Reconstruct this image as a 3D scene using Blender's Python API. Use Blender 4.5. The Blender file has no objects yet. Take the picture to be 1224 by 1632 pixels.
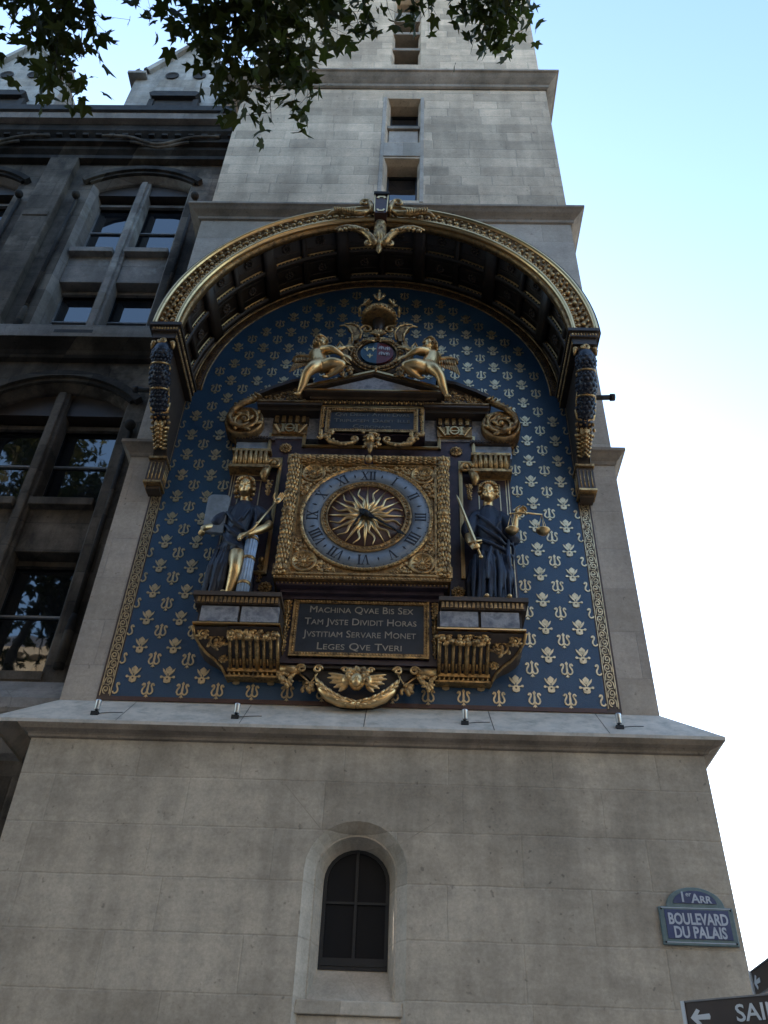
import bpy, bmesh, math, random
from mathutils import Vector, Matrix, Euler
R = math.radians
PI = math.pi
S = bpy.context.scene
COL = S.collection

# ------------------------------------------------------------------ camera
cam = bpy.data.cameras.new("camera")
cam.sensor_fit = 'VERTICAL'; cam.sensor_height = 36.0
cam.lens = 1399.1 / 1632 * 36.0
cam.clip_start = 0.05; cam.clip_end = 2000
camo = bpy.data.objects.new("camera", cam); COL.objects.link(camo)
def cam_basis(yaw, pitch, roll):
    f = Vector((math.sin(yaw)*math.cos(pitch), math.cos(yaw)*math.cos(pitch), math.sin(pitch)))
    r = f.cross(Vector((0, 0, 1))).normalized(); u = r.cross(f)
    c, s = math.cos(roll), math.sin(roll)
    return c*r + s*u, -s*r + c*u, f
_r, _u, _f = cam_basis(-0.0355714, 0.6904143, 0.0429974)
camo.matrix_world = Matrix(((_r.x, _u.x, -_f.x, 0.46915), (_r.y, _u.y, -_f.y, -7.94322), (_r.z, _u.z, -_f.z, 1.6), (0, 0, 0, 1)))
S.camera = camo

# ------------------------------------------------------------------ light
SUN_EL, SUN_AZ = R(14), R(-16)          # low evening sun behind the tower and palace
W = bpy.data.worlds.new("World"); S.world = W; W.use_nodes = True
nt = W.node_tree; nt.nodes.clear()
sky = nt.nodes.new("ShaderNodeTexSky"); sky.sky_type = 'NISHITA'; sky.sun_disc = False
sky.sun_elevation = SUN_EL; sky.sun_rotation = SUN_AZ
sky.air_density = 1.0; sky.dust_density = 2.0; sky.ozone_density = 2.4; sky.altitude = 50
bg = nt.nodes.new("ShaderNodeBackground"); bg.inputs[1].default_value = 0.15
ow = nt.nodes.new("ShaderNodeOutputWorld")
nt.links.new(sky.outputs[0], bg.inputs[0]); nt.links.new(bg.outputs[0], ow.inputs[0])
sl = bpy.data.lights.new("sun", 'SUN'); sl.energy = 2.0; sl.angle = R(0.5); sl.color = (1.0, 0.86, 0.68)
so = bpy.data.objects.new("sun", sl); COL.objects.link(so)
sd = Vector((math.sin(SUN_AZ)*math.cos(SUN_EL), math.cos(SUN_AZ)*math.cos(SUN_EL), math.sin(SUN_EL)))
so.rotation_euler = sd.to_track_quat('Z', 'Y').to_euler(); so.location = (30, 40, 40)
V = S.view_settings
V.view_transform = 'Standard'; V.look = 'None'; V.gamma = 1.0; V.exposure = 2.5

# ------------------------------------------------------------------ materials
class Nodes:
    def __init__(s, name):
        s.m = bpy.data.materials.new(name); s.m.use_nodes = True
        s.t = s.m.node_tree; s.t.nodes.clear()
        s.out = s.n("ShaderNodeOutputMaterial"); s.b = s.n("ShaderNodeBsdfPrincipled")
        s.l(s.b.outputs[0], s.out.inputs[0])
    def n(s, k, **kw):
        o = s.t.nodes.new(k)
        for a, v in kw.items(): setattr(o, a, v)
        return o
    def l(s, a, b): s.t.links.new(a, b)
    def set(s, i, v):
        i = s.b.inputs[i] if isinstance(i, str) else i
        if hasattr(v, 'links') or hasattr(v, 'is_linked'): s.l(v, i)
        elif isinstance(v, tuple) and len(v) == 3: i.default_value = (*v, 1)
        else: i.default_value = v
    def math(s, op, a, b=None, c=None):
        o = s.n("ShaderNodeMath", operation=op)
        for k, v in enumerate((a, b, c)):
            if v is None: continue
            if isinstance(v, (int, float)): o.inputs[k].default_value = v
            else: s.l(v, o.inputs[k])
        return o.outputs[0]
    def pos(s):
        g = s.n("ShaderNodeNewGeometry"); return g.outputs['Position']
    def noise(s, scale, detail=3, rough=.55, vec=None, stretch=None):
        o = s.n("ShaderNodeTexNoise"); o.inputs['Scale'].default_value = scale
        o.inputs['Detail'].default_value = detail; o.inputs['Roughness'].default_value = rough
        v = vec or s.pos()
        if stretch:
            mp = s.n("ShaderNodeMapping"); mp.inputs['Scale'].default_value = stretch; s.l(v, mp.inputs[0]); v = mp.outputs[0]
        s.l(v, o.inputs['Vector']); return o.outputs[0]
    def ramp(s, f, stops):
        o = s.n("ShaderNodeValToRGB"); e = o.color_ramp.elements
        while len(e) < len(stops): e.new(0.5)
        for k, (p, c) in enumerate(stops):
            e[k].position = p
            if isinstance(c, (int, float)): c = (c, c, c)
            e[k].color = (*c, 1)
        s.l(f, o.inputs[0]); return o.outputs[0]
    def mix(s, f, a, b, mode='MIX'):
        o = s.n("ShaderNodeMix", data_type='RGBA', blend_type=mode)
        for i, v in ((o.inputs[0], f), (o.inputs[6], a), (o.inputs[7], b)):
            if isinstance(v, (int, float)): i.default_value = v
            elif isinstance(v, tuple): i.default_value = (*v, 1)
            else: s.l(v, i)
        return o.outputs[2]
    def bump(s, h, strength=.3, dist=.01, prev=None):
        o = s.n("ShaderNodeBump"); o.inputs['Strength'].default_value = strength; o.inputs['Distance'].default_value = dist
        s.l(h, o.inputs['Height'])
        if prev: s.l(prev, o.inputs['Normal'])
        s.l(o.outputs[0], s.b.inputs['Normal']); return o.outputs[0]

def ashlar(name, base, var, rowh, bw0, bw1, joint, jcol, jmix=.6, stain=.25, bumpd=.004, soot=0.0, warm=(.30,.24,.17)):
    """courses of cut stone: every course has its own block width and offset, every block its own tone"""
    N = Nodes(name)
    sp = N.n("ShaderNodeSeparateXYZ"); N.l(N.pos(), sp.inputs[0])
    x = N.math('ADD', sp.outputs[0], N.math('MULTIPLY', sp.outputs[1], 0.97)); z = sp.outputs[2]
    wob = N.math('MULTIPLY', N.math('SUBTRACT', N.noise(5.0, 4, .7), .5), .022)
    zr = N.math('DIVIDE', N.math('ADD', z, wob), rowh); row = N.math('FLOOR', zr); fz = N.math('FRACT', zr)
    wn = N.n("ShaderNodeTexWhiteNoise", noise_dimensions='1D'); N.l(row, wn.inputs['W'])
    wn2 = N.n("ShaderNodeTexWhiteNoise", noise_dimensions='1D'); N.l(N.math('ADD', row, 57.3), wn2.inputs['W'])
    bw = N.math('MULTIPLY_ADD', wn.outputs[0], bw1-bw0, bw0)
    xr = N.math('ADD', N.math('DIVIDE', N.math('ADD', x, wob), bw), N.math('MULTIPLY', wn2.outputs[0], 17.0))
    col = N.math('FLOOR', xr); fx = N.math('FRACT', xr)
    cv = N.n("ShaderNodeCombineXYZ"); N.l(col, cv.inputs[0]); N.l(row, cv.inputs[1])
    wb = N.n("ShaderNodeTexWhiteNoise", noise_dimensions='2D'); N.l(cv.outputs[0], wb.inputs[0])
    tone = N.ramp(wb.outputs[0], [(0, tuple(c*(1-var) for c in base)), (.45, base), (.8, tuple(min(1, c*(1+var*.6)) for c in base)), (1, tuple(c*(1+var) for c in base))])
    wb2 = N.n("ShaderNodeTexWhiteNoise", noise_dimensions='3D'); 
    cv2 = N.n("ShaderNodeCombineXYZ"); N.l(col, cv2.inputs[0]); N.l(row, cv2.inputs[1]); cv2.inputs[2].default_value = 3.3; N.l(cv2.outputs[0], wb2.inputs[0])
    tone = N.mix(N.math('MULTIPLY', N.math('POWER', wb2.outputs[0], 4.0), .45), tone, warm)
    # joints
    dz = N.math('MULTIPLY', N.math('MINIMUM', fz, N.math('SUBTRACT', 1.0, fz)), rowh)
    dx = N.math('MULTIPLY', N.math('MINIMUM', fx, N.math('SUBTRACT', 1.0, fx)), bw)
    d = N.math('MINIMUM', dz, dx)
    jm = N.ramp(N.math('DIVIDE', d, joint*2), [(0, 1), (.35, .8), (1, 0)])
    jn = N.ramp(N.noise(1.7, 4, .7), [(.38, .05), (.66, 1)])
    jf = N.math('MULTIPLY', N.math('MULTIPLY', jm, jn), jmix)
    c = N.mix(jf, tone, jcol)
    # weather: broad stains, drips, pitting
    st = N.ramp(N.noise(.9, 5, .6), [(.3, 1-stain), (.6, 1.0), (.85, 1+stain*.25)])
    c = N.mix(1.0, c, st, 'MULTIPLY')
    dr = N.ramp(N.noise(2.2, 4, .6, stretch=(1, 1, .12)), [(.36, 1-stain*.8), (.56, 1.0)])
    c = N.mix(1.0, c, dr, 'MULTIPLY')
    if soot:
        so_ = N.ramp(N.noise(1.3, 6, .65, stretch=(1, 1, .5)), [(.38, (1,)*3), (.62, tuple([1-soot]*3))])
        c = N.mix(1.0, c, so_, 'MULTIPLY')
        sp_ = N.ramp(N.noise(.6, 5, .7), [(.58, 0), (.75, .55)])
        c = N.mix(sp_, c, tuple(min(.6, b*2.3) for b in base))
    mot = N.ramp(N.noise(5.5, 6, .72), [(.3, 1-stain*.55), (.5, 1.0), (.72, 1+stain*.35)])
    c = N.mix(1.0, c, mot, 'MULTIPLY')
    hz = N.ramp(N.noise(1.1, 5, .7, stretch=(.35, .35, 2.2)), [(.34, 1-stain*.5), (.6, 1.05)])
    c = N.mix(1.0, c, hz, 'MULTIPLY')
    fine = N.noise(38, 5, .8)
    c = N.mix(1.0, c, N.ramp(fine, [(.25, .78), (.75, 1.16)]), 'MULTIPLY')
    pit = N.ramp(N.noise(16, 2, .5), [(.69, 1), (.76, .62)])
    c = N.mix(1.0, c, pit, 'MULTIPLY')
    N.set('Base Color', c); N.set('Roughness', .9); N.set('Specular IOR Level', .2)
    h = N.math('SUBTRACT', N.math('MULTIPLY', fine, .25), jm)
    h = N.math('ADD', h, N.math('MULTIPLY', wb.outputs[0], .3))
    N.bump(h, .6, bumpd)
    return N.m

def simple(name, col, rough=.6, metal=0.0, var=.25, scale=8, bump=0.0, spec=.5, bscale=60, dirt=None, dirtamt=.5):
    N = Nodes(name)
    n = N.ramp(N.noise(scale, 4, .6), [(.3, tuple(c*(1-var) for c in col)), (.7, tuple(min(1, c*(1+var*.5)) for c in col))])
    if dirt: n = N.mix(N.ramp(N.noise(scale*2.3, 5, .7), [(.45, 0), (.72, dirtamt)]), n, dirt)
    N.set('Base Color', n); N.set('Roughness', rough); N.set('Metallic', metal); N.set('Specular IOR Level', spec)
    if bump: N.bump(N.noise(bscale, 3), bump, .004)
    return N.m

def gilt(name, col, rough=.34, dirt=(.05,.03,.015), amt=.75, metal=1.0, bump=.4, lo=.5, hi=.72):
    N = Nodes(name)
    d = N.ramp(N.noise(14, 5, .7), [(lo, 0), (hi, amt)])
    c = N.mix(N.noise(5, 2), tuple(c*.8 for c in col), col)
    c = N.mix(d, c, dirt)
    N.set('Base Color', c)
    N.set('Metallic', N.math('MULTIPLY', N.math('SUBTRACT', 1.0, N.math('MULTIPLY', d, .6)), metal))
    N.set('Roughness', N.math('ADD', rough, N.math('MULTIPLY', d, .3)))
    N.bump(N.noise(55, 3, .6), bump, .006)
    return N.m

M = {}
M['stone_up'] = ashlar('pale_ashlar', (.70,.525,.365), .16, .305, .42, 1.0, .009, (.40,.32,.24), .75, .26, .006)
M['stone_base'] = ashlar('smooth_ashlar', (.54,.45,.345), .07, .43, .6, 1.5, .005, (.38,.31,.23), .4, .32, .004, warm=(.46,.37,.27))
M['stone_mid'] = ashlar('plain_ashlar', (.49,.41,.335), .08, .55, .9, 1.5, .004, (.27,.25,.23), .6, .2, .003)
M['stone_trim'] = ashlar('moulded_stone', (.36,.29,.225), .05, 3.0, .9, 1.8, .004, (.2,.18,.16), .7, .35, .003)
M['surround'] = ashlar('pale_cut_surround', (.66,.56,.44), .05, .43, .9, 1.6, .005, (.42,.34,.26), .5, .28, .003)
M['lead'] = simple('weathered_ledge', (.60,.52,.43), .85, 0, .18, 3, .3, .3, 30, (.20,.20,.17), .6)
M['palace'] = ashlar('soot_shade_ashlar', (.185,.148,.113), .3, .42, .6, 1.3, .008, (.06,.055,.05), .6, .45, .006, soot=.72, warm=(.10,.085,.065))  # real soot on the wall; on the lower windows it also paints tree shade
M['palace_dark'] = ashlar('crust_shade_ashlar', (.05,.043,.037), .3, .42, .6, 1.3, .008, (.03,.027,.025), .6, .45, .006, soot=.6)  # sooty mouldings; below the string course lip it also paints shade
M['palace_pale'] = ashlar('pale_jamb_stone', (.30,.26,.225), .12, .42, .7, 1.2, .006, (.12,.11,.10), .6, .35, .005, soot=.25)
M['dormer'] = ashlar('white_dormer_stone', (.42,.40,.36), .1, .36, .6, 1.0, .006, (.26,.24,.22), .5, .4, .004)
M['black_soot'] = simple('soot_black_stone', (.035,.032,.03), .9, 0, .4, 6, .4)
M['gold'] = gilt('gilding', (.70,.43,.18), .36, (.05,.03,.015), .9, 1.0, .6, .42, .66)
M['gold_dull'] = gilt('worn_gilding', (.48,.285,.12), .40, (.045,.026,.014), .9, 1.0, .5, .42, .66)
M['gold_smooth'] = gilt('burnished_gilding', (.80,.53,.25), .30, (.08,.05,.02), .6, 1.0, .15, .55, .8)
M['gold_skin'] = gilt('gilded_figure', (.82,.53,.24), .38, (.06,.035,.016), .8, 1.0, .12, .55, .8)
M['gold_flat'] = gilt('gold_mosaic', (.74,.57,.34), .36, (.16,.12,.075), .8, .88, .25, .5, .8)
M['gold_border'] = gilt('border_mosaic_gold', (.72,.55,.32), .38, (.12,.08,.045), .8, .9, .25, .45, .75)
M['field'] = None
N = Nodes('blue_mosaic')
vz = N.n("ShaderNodeTexVoronoi"); vz.inputs['Scale'].default_value = 95; N.l(N.pos(), vz.inputs[0])
c = N.mix(N.ramp(N.noise(1.2, 4), [(.3, 0), (.7, 1)]), (.016,.049,.096), (.025,.068,.128))
tb = N.n("ShaderNodeSeparateColor"); N.l(vz.outputs['Color'], tb.inputs[0])
c = N.mix(N.math('MULTIPLY', tb.outputs[0], .35), c, (.014,.034,.075))
N.set('Base Color', c); N.set('Roughness', .40); N.set('Specular IOR Level', .55); N.bump(vz.outputs['Distance'], .35, .003); M['field'] = N.m
M['brown'] = simple('brown_border_ground', (.075,.042,.026), .5, 0, .3, 6, .2)
M['plum'] = simple('plum_marble', (.062,.042,.052), .32, 0, .45, 7, .0, .5, 60, (.03,.018,.02), .5)
M['maroon'] = simple('maroon_enamel', (.085,.038,.028), .45, 0, .3, 9, .1)
M['slate'] = simple('dark_slate', (.030,.035,.045), .35, 0, .4, 5, .1)
M['numeral'] = simple('black_numeral', (.012,.012,.018), .5)
M['tile'] = simple('blue_grey_tile', (.205,.235,.275), .45, 0, .2, 9, .2, .5, 40, (.135,.155,.19), .5)
M['navy'] = simple('navy_drapery', (.013,.016,.030), .5, .1, .5, 7, .3, .5, 25, (.007,.008,.012), .6)
M['navy2'] = simple('blue_drapery', (.016,.022,.044), .5, .1, .6, 6, .3, .5, 22, (.008,.01,.015), .6)
M['fasces'] = simple('pale_blue_rods', (.36,.46,.60), .5, 0, .2, 12, .1)
M['tablet'] = simple('grey_blue_tablet', (.20,.225,.25), .5, 0, .35, 9, .3, .5, 40, (.11,.13,.15), .6)
N = Nodes('veined_marble')
v = N.noise(7, 6, .65); w = N.noise(19, 4, .6)
c = N.ramp(v, [(.3, (.07,.075,.10)), (.46, (.22,.21,.22)), (.54, (.31,.30,.30)), (.62, (.17,.165,.18)), (.72, (.09,.09,.11))])
N.set('Base Color', c); N.set('Roughness', .35); M['marble'] = N.m
N = Nodes('blue_veined_marble')
v = N.noise(5, 6, .65)
N.set('Base Color', N.ramp(v, [(.3, (.07,.12,.22)), (.5, (.30,.36,.45)), (.7, (.13,.19,.30))])); N.set('Roughness', .35); M['marble_blue'] = N.m
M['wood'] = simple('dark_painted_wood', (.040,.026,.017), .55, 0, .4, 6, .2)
M['wood_brown'] = simple('brown_painted_wood', (.07,.045,.028), .5, 0, .4, 6, .2)  # a lighter brown paint than the dark wood
M['black'] = simple('black_scales', (.014,.015,.02), .35, .2, .4, 20, .6, .5, 40)
M['deepblue'] = simple('deep_blue_scales', (.010,.012,.022), .4, .1, .4, 20, .6, .5, 40)
M['iron'] = simple('dark_iron', (.03,.03,.03), .5, .6, .3, 10)
M['steel'] = simple('galvanised_steel', (.55,.57,.60), .28, 1.0, .2, 10)
M['frame_pale'] = simple('pale_window_paint', (.22,.21,.20), .6, 0, .25, 10)
M['frame_dark'] = simple('dark_window_paint', (.014,.014,.016), .5, 0, .25, 10)
def glass(name, col, rough=.03, spec=.5):
    N = Nodes(name); N.set('Base Color', col); N.set('Roughness', rough); N.set('Specular IOR Level', spec); N.set('IOR', 1.6)
    N.bump(N.noise(2.2, 2), .06, .02); return N.m
M['glass'] = glass('window_glass', (.010,.011,.013), .02, .9)
M['glass_dim'] = glass('dusty_glass', (.012,.012,.014), .5, .12)
M['red'] = simple('red_enamel', (.11,.018,.02), .4, 0, .3, 9)
M['white'] = simple('white_enamel', (.40,.40,.42), .45, 0, .15, 9)
M['shield_blue'] = simple('heraldic_blue', (.016,.055,.09), .35, 0, .3, 9)
M['sign_blue'] = simple('sign_blue_enamel', (.030,.050,.13), .3, 0, .15, 9, 0, .5, 60, (.09,.11,.2), .35)
M['sign_green'] = simple('sign_green_enamel', (.10,.155,.16), .35, 0, .2, 12, 0, .5, 60, (.2,.25,.25), .4)
M['sign_white'] = simple('sign_white_letters', (.42,.45,.50), .4, 0, .1, 9)
M['board'] = simple('brown_black_board', (.030,.020,.019), .35, 0, .15, 9)
M['board_edge'] = simple('white_board_edge', (.55,.57,.58), .4, 0, .1, 9)
M['bark'] = simple('plane_bark', (.16,.14,.10), .9, 0, .4, 5, .8, .2, 14, (.07,.06,.045), .7)
M['twig'] = simple('twig_bark', (.05,.042,.03), .9, 0, .4, 9)
N = Nodes('plane_leaf')
oi = N.noise(1.6, 3)
c = N.mix(oi, (.030,.033,.010), (.062,.062,.015))
N.set('Base Color', c); N.set('Roughness', .6); N.set('Specular IOR Level', .12)
tr = N.n("ShaderNodeBsdfTranslucent"); tr.inputs[0].default_value = (.07,.085,.014, 1)
ms = N.n("ShaderNodeMixShader"); ms.inputs[0].default_value = .38
N.l(N.b.outputs[0], ms.inputs[1]); N.l(tr.outputs[0], ms.inputs[2]); N.l(ms.outputs[0], N.out.inputs[0]); M['leaf'] = N.m
M['slate_roof'] = simple('slate_roofing', (.06,.065,.075), .55, 0, .35, 5, .3)
M['asphalt'] = simple('asphalt', (.05,.05,.052), .9, 0, .3, 3, .5)
M['paving'] = simple('paving', (.22,.21,.20), .85, 0, .25, 2, .3)
M['earth'] = simple('ground', (.12,.115,.10), .95, 0, .3, 1)
M['opposite'] = ashlar('opposite_stone', (.30,.28,.24), .08, .5, .8, 1.6, .006, (.2,.18,.16), .5, .25)

# ------------------------------------------------------------------ mesh builder
class MB:
    def __init__(s): s.v = []; s.f = []; s.mi = []; s.sm = []
    def add(s, vs, fs, mi=0, smooth=False):
        b = len(s.v); s.v += [tuple(v) for v in vs]
        for f in fs: s.f.append([b+i for i in f]); s.mi.append(mi); s.sm.append(smooth)
    def box(s, x0, x1, y0, y1, z0, z1, mi=0):
        s.add([(x0,y0,z0),(x1,y0,z0),(x1,y1,z0),(x0,y1,z0),(x0,y0,z1),(x1,y0,z1),(x1,y1,z1),(x0,y1,z1)],
              [(0,1,5,4),(1,2,6,5),(2,3,7,6),(3,0,4,7),(4,5,6,7),(3,2,1,0)], mi)
    def prism(s, pts, y0, y1, mi=0):
        n = len(pts)
        vs = [(p[0], y0, p[1]) for p in pts] + [(p[0], y1, p[1]) for p in pts]
        fs = [tuple(range(n)), tuple(range(2*n-1, n-1, -1))] + [(i, i+n, (i+1) % n + n, (i+1) % n) for i in range(n)]
        s.add(vs, fs, mi)
    def tube(s, path, r, n=8, mi=0, smooth=True, round_=False):
        P = [Vector(p) for p in path]; m = len(P)
        if isinstance(r, (int, float)): r = [r]*m
        if round_:   # rounded ends
            d0 = (P[0]-P[1]).normalized(); d1 = (P[-1]-P[-2]).normalized()
            P = [P[0]+d0*r[0]*.92, P[0]+d0*r[0]*.6] + P + [P[-1]+d1*r[-1]*.6, P[-1]+d1*r[-1]*.92]
            r = [r[0]*.3, r[0]*.78] + list(r) + [r[-1]*.78, r[-1]*.3]; m = len(P)
        t0 = (P[1]-P[0]).normalized()
        up = Vector((0,0,1)) if abs(t0.z) < .9 else Vector((1,0,0))
        nx = t0.cross(up).normalized(); vs = []
        for i in range(m):
            t = (P[min(i+1,m-1)]-P[max(i-1,0)])
            t = t.normalized() if t.length > 1e-9 else t0
            nx = (nx - t*nx.dot(t)); nx = nx.normalized() if nx.length > 1e-6 else t.orthogonal().normalized()
            ny = t.cross(nx)
            for k in range(n):
                a = 2*PI*k/n; vs.append(P[i] + (nx*math.cos(a)+ny*math.sin(a))*r[i])
        fs = [(i*n+k, i*n+(k+1)%n, (i+1)*n+(k+1)%n, (i+1)*n+k) for i in range(m-1) for k in range(n)]
        fs += [tuple(range(n-1,-1,-1)), tuple(range((m-1)*n, m*n))]
        s.add(vs, fs, mi, smooth)
    def ell(s, c, r, mi=0, seg=8, rings=5, rot=None, smooth=True):
        if isinstance(r, (int, float)): r = (r, r, r)
        c = Vector(c); vs = []; Q = rot.to_matrix() if rot is not None and hasattr(rot, 'to_matrix') else rot
        def tr(p):
            p = Vector((p[0]*r[0], p[1]*r[1], p[2]*r[2]))
            return c + (Q @ p if Q else p)
        vs.append(tr((0,0,1)))
        for i in range(1, rings):
            a = PI*i/rings
            for k in range(seg):
                b = 2*PI*k/seg; vs.append(tr((math.sin(a)*math.cos(b), math.sin(a)*math.sin(b), math.cos(a))))
        vs.append(tr((0,0,-1))); L = len(vs)-1
        fs = [(0, 1+k, 1+(k+1)%seg) for k in range(seg)]
        for i in range(rings-2):
            fs += [(1+i*seg+k, 1+(i+1)*seg+k, 1+(i+1)*seg+(k+1)%seg, 1+i*seg+(k+1)%seg) for k in range(seg)]
        fs += [(L, 1+(rings-2)*seg+(k+1)%seg, 1+(rings-2)*seg+k) for k in range(seg)]
        s.add(vs, fs, mi, smooth)
    def lathe(s, prof, c, axis='Z', n=24, mi=0, smooth=True):
        """prof [(r,h)] round an axis through c; axis 'Z' up or 'Y' (h towards -y)"""
        vs = []
        for r_, h in prof:
            for k in range(n):
                a = 2*PI*k/n
                if axis == 'Z': vs.append((c[0]+r_*math.cos(a), c[1]+r_*math.sin(a), c[2]+h))
                else: vs.append((c[0]+r_*math.cos(a), c[1]-h, c[2]+r_*math.sin(a)))
        m = len(prof)
        fs = [(i*n+k, i*n+(k+1)%n, (i+1)*n+(k+1)%n, (i+1)*n+k) for i in range(m-1) for k in range(n)]
        if prof[0][0] > 1e-5: fs.append(tuple(range(n)))
        if prof[-1][0] > 1e-5: fs.append(tuple(range((m-1)*n, m*n)))
        s.add(vs, fs, mi, smooth)
    def arc(s, prof, c, t0, t1, n=48, mi=0, closed=True, smooth=True):
        """prof [(r,y)] swept round the y axis at c=(x,z) from angle t0 to t1"""
        m = len(prof); vs = []
        for i in range(n+1):
            a = t0+(t1-t0)*i/n
            for r_, y in prof: vs.append((c[0]+r_*math.cos(a), y, c[1]+r_*math.sin(a)))
        rng = range(m) if closed else range(m-1)
        fs = [(i*m+k, i*m+(k+1)%m, (i+1)*m+(k+1)%m, (i+1)*m+k) for i in range(n) for k in rng]
        if closed and abs(t1-t0) < 2*PI-.001: fs += [tuple(range(m)), tuple(range(n*m, n*m+m))]
        s.add(vs, fs, mi, smooth)
    def course(s, x0, x1, y0, yb, prof, mi=0, kx=1.0):
        """moulding that runs round the left, front and right of a block; prof [(overhang, z)] from top to bottom"""
        vs = []
        for o, z in prof: vs += [(x0-o*min(1, kx), yb, z), (x0-o*min(1, kx), y0-o, z), (x1+o*kx, y0-o, z), (x1+o*kx, yb, z)]
        fs = [(i*4+k, i*4+k+1, i*4+k+5, i*4+k+4) for i in range(len(prof)-1) for k in range(3)]
        s.add(vs, fs, mi)
    def strip(s, pts, w, y0, y1, mi=0):
        """flat raised band of width w (or list) along a path in x,z"""
        n = len(pts); W_ = [w]*n if isinstance(w, (int, float)) else w; L = []; Rr = []
        for i in range(n):
            a = pts[max(i-1,0)]; b = pts[min(i+1,n-1)]
            dx, dz = b[0]-a[0], b[1]-a[1]; l = math.hypot(dx, dz) or 1
            L.append((pts[i][0]-dz/l*W_[i]/2, pts[i][1]+dx/l*W_[i]/2)); Rr.append((pts[i][0]+dz/l*W_[i]/2, pts[i][1]-dx/l*W_[i]/2))
        vs = [(p[0], y0, p[1]) for p in L+Rr] + [(p[0], y1, p[1]) for p in L+Rr]
        fs = []
        for i in range(n-1):
            fs += [(i, i+1, n+i+1, n+i), (2*n+i, 3*n+i, 3*n+i+1, 2*n+i+1), (i, 2*n+i, 2*n+i+1, i+1), (n+i, n+i+1, 3*n+i+1, 3*n+i)]
        fs += [(0, n, 3*n, 2*n), (n-1, 3*n-1, 4*n-1, 2*n-1)]
        s.add(vs, fs, mi)
    def disc(s, cx, cz, r_, y0, y1, n=10, mi=0, sz=1.0):
        s.prism([(cx+r_*math.cos(2*PI*k/n), cz+r_*sz*math.sin(2*PI*k/n)) for k in range(n)], y0, y1, mi)
    def build(s, name, mats, parent=None, bev=0.0):
        me = bpy.data.meshes.new(name)
        off = Vector((0,0,0))
        if parent is not None:
            p = parent
            while p is not None: off += p.location; p = p.parent
        me.from_pydata([tuple(Vector(v)-off) for v in s.v], [], s.f)
        if not isinstance(mats, (list, tuple)): mats = [mats]
        for m in mats: me.materials.append(M[m] if isinstance(m, str) else m)
        me.polygons.foreach_set('material_index', s.mi); me.polygons.foreach_set('use_smooth', s.sm)
        bm = bmesh.new(); bm.from_mesh(me); bmesh.ops.recalc_face_normals(bm, faces=bm.faces); bm.to_mesh(me); bm.free()
        me.update()
        o = bpy.data.objects.new(name, me); COL.objects.link(o)
        if parent is not None: o.parent = parent
        if bev:
            b = o.modifiers.new('bevel', 'BEVEL'); b.width = bev; b.segments = 2; b.limit_method = 'ANGLE'; b.angle_limit = R(40)
        return o
    def sculpt(s, name, mats, parent, voxel=.01, it=3, fac=.5):
        """fuse overlapping forms into ONE continuous surface"""
        o = s.build(name, mats, parent)
        r_ = o.modifiers.new('fuse', 'REMESH'); r_.mode = 'VOXEL'; r_.voxel_size = voxel; r_.use_smooth_shade = True
        sm_ = o.modifiers.new('soften', 'SMOOTH'); sm_.iterations = it; sm_.factor = fac
        dg = bpy.context.evaluated_depsgraph_get(); dg.update()
        me = bpy.data.meshes.new_from_object(o.evaluated_get(dg)); old = o.data
        o.modifiers.clear(); o.data = me; bpy.data.meshes.remove(old); me.name = name
        for p in me.polygons: p.use_smooth = True
        return o

def tag(o, label=None, cat=None, group=None, kind=None):
    if label: o['label'] = label
    if cat: o['category'] = cat
    if group: o['group'] = group
    if kind: o['kind'] = kind
    return o
def thing(name, label, cat, loc, group=None):
    o = bpy.data.objects.new(name, None); COL.objects.link(o); o.empty_display_size = .2
    o.location = loc; bpy.context.view_layer.update()
    return tag(o, label, cat, group)
def spiral(cx, cz, r0, r1, a0, turns, n=18, sx=1):
    return [(cx+sx*(r0+(r1-r0)*i/n)*math.cos(a0+turns*2*PI*i/n), cz+(r0+(r1-r0)*i/n)*math.sin(a0+turns*2*PI*i/n)) for i in range(n+1)]
def spiral3(cx, y, cz, r0, r1, a0, turns, n=18, sx=1): return [(p[0], y, p[1]) for p in spiral(cx, cz, r0, r1, a0, turns, n, sx)]
def text_mesh(mb, txt, cx, cz, size, y, depth=.004, mi=0, bold=0.0, caps=False, width=None, xdir=(1,0,0), origin=None, align='CENTER', maxw=None):
    """cut letters facing -y, centred on cx,cz (or laid along xdir from origin)"""
    cu = bpy.data.curves.new('lettering', 'FONT'); cu.body = txt; cu.size = size; cu.align_x = align; cu.align_y = 'CENTER'
    cu.extrude = depth/2; cu.offset = bold; cu.resolution_u = 3
    if caps:
        cu.small_caps_scale = .78
        for i, ch in enumerate(txt):
            if ch.islower(): cu.body_format[i].use_small_caps = True
    o = bpy.data.objects.new('lettering', cu); COL.objects.link(o)
    dg = bpy.context.evaluated_depsgraph_get(); dg.update()
    me = bpy.data.meshes.new_from_object(o.evaluated_get(dg))
    vs = [v.co.copy() for v in me.vertices]; fs = [tuple(p.vertices) for p in me.polygons]
    bpy.data.objects.remove(o); bpy.data.curves.remove(cu); bpy.data.meshes.remove(me)
    if not vs: return
    if maxw:
        w = max(v.x for v in vs)-min(v.x for v in vs); k = maxw/w
        for v in vs: v.x *= k
    X = Vector(xdir).normalized(); Yn = Vector((X.y, -X.x, 0))     # outward normal (towards -y for xdir=+x)
    o0 = Vector(origin) if origin else Vector((cx, y, cz))
    mb.add([o0 + X*v.x + Vector((0,0,1))*v.y + Yn*v.z for v in vs], fs, mi)
rnd = random.Random(7)
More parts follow.
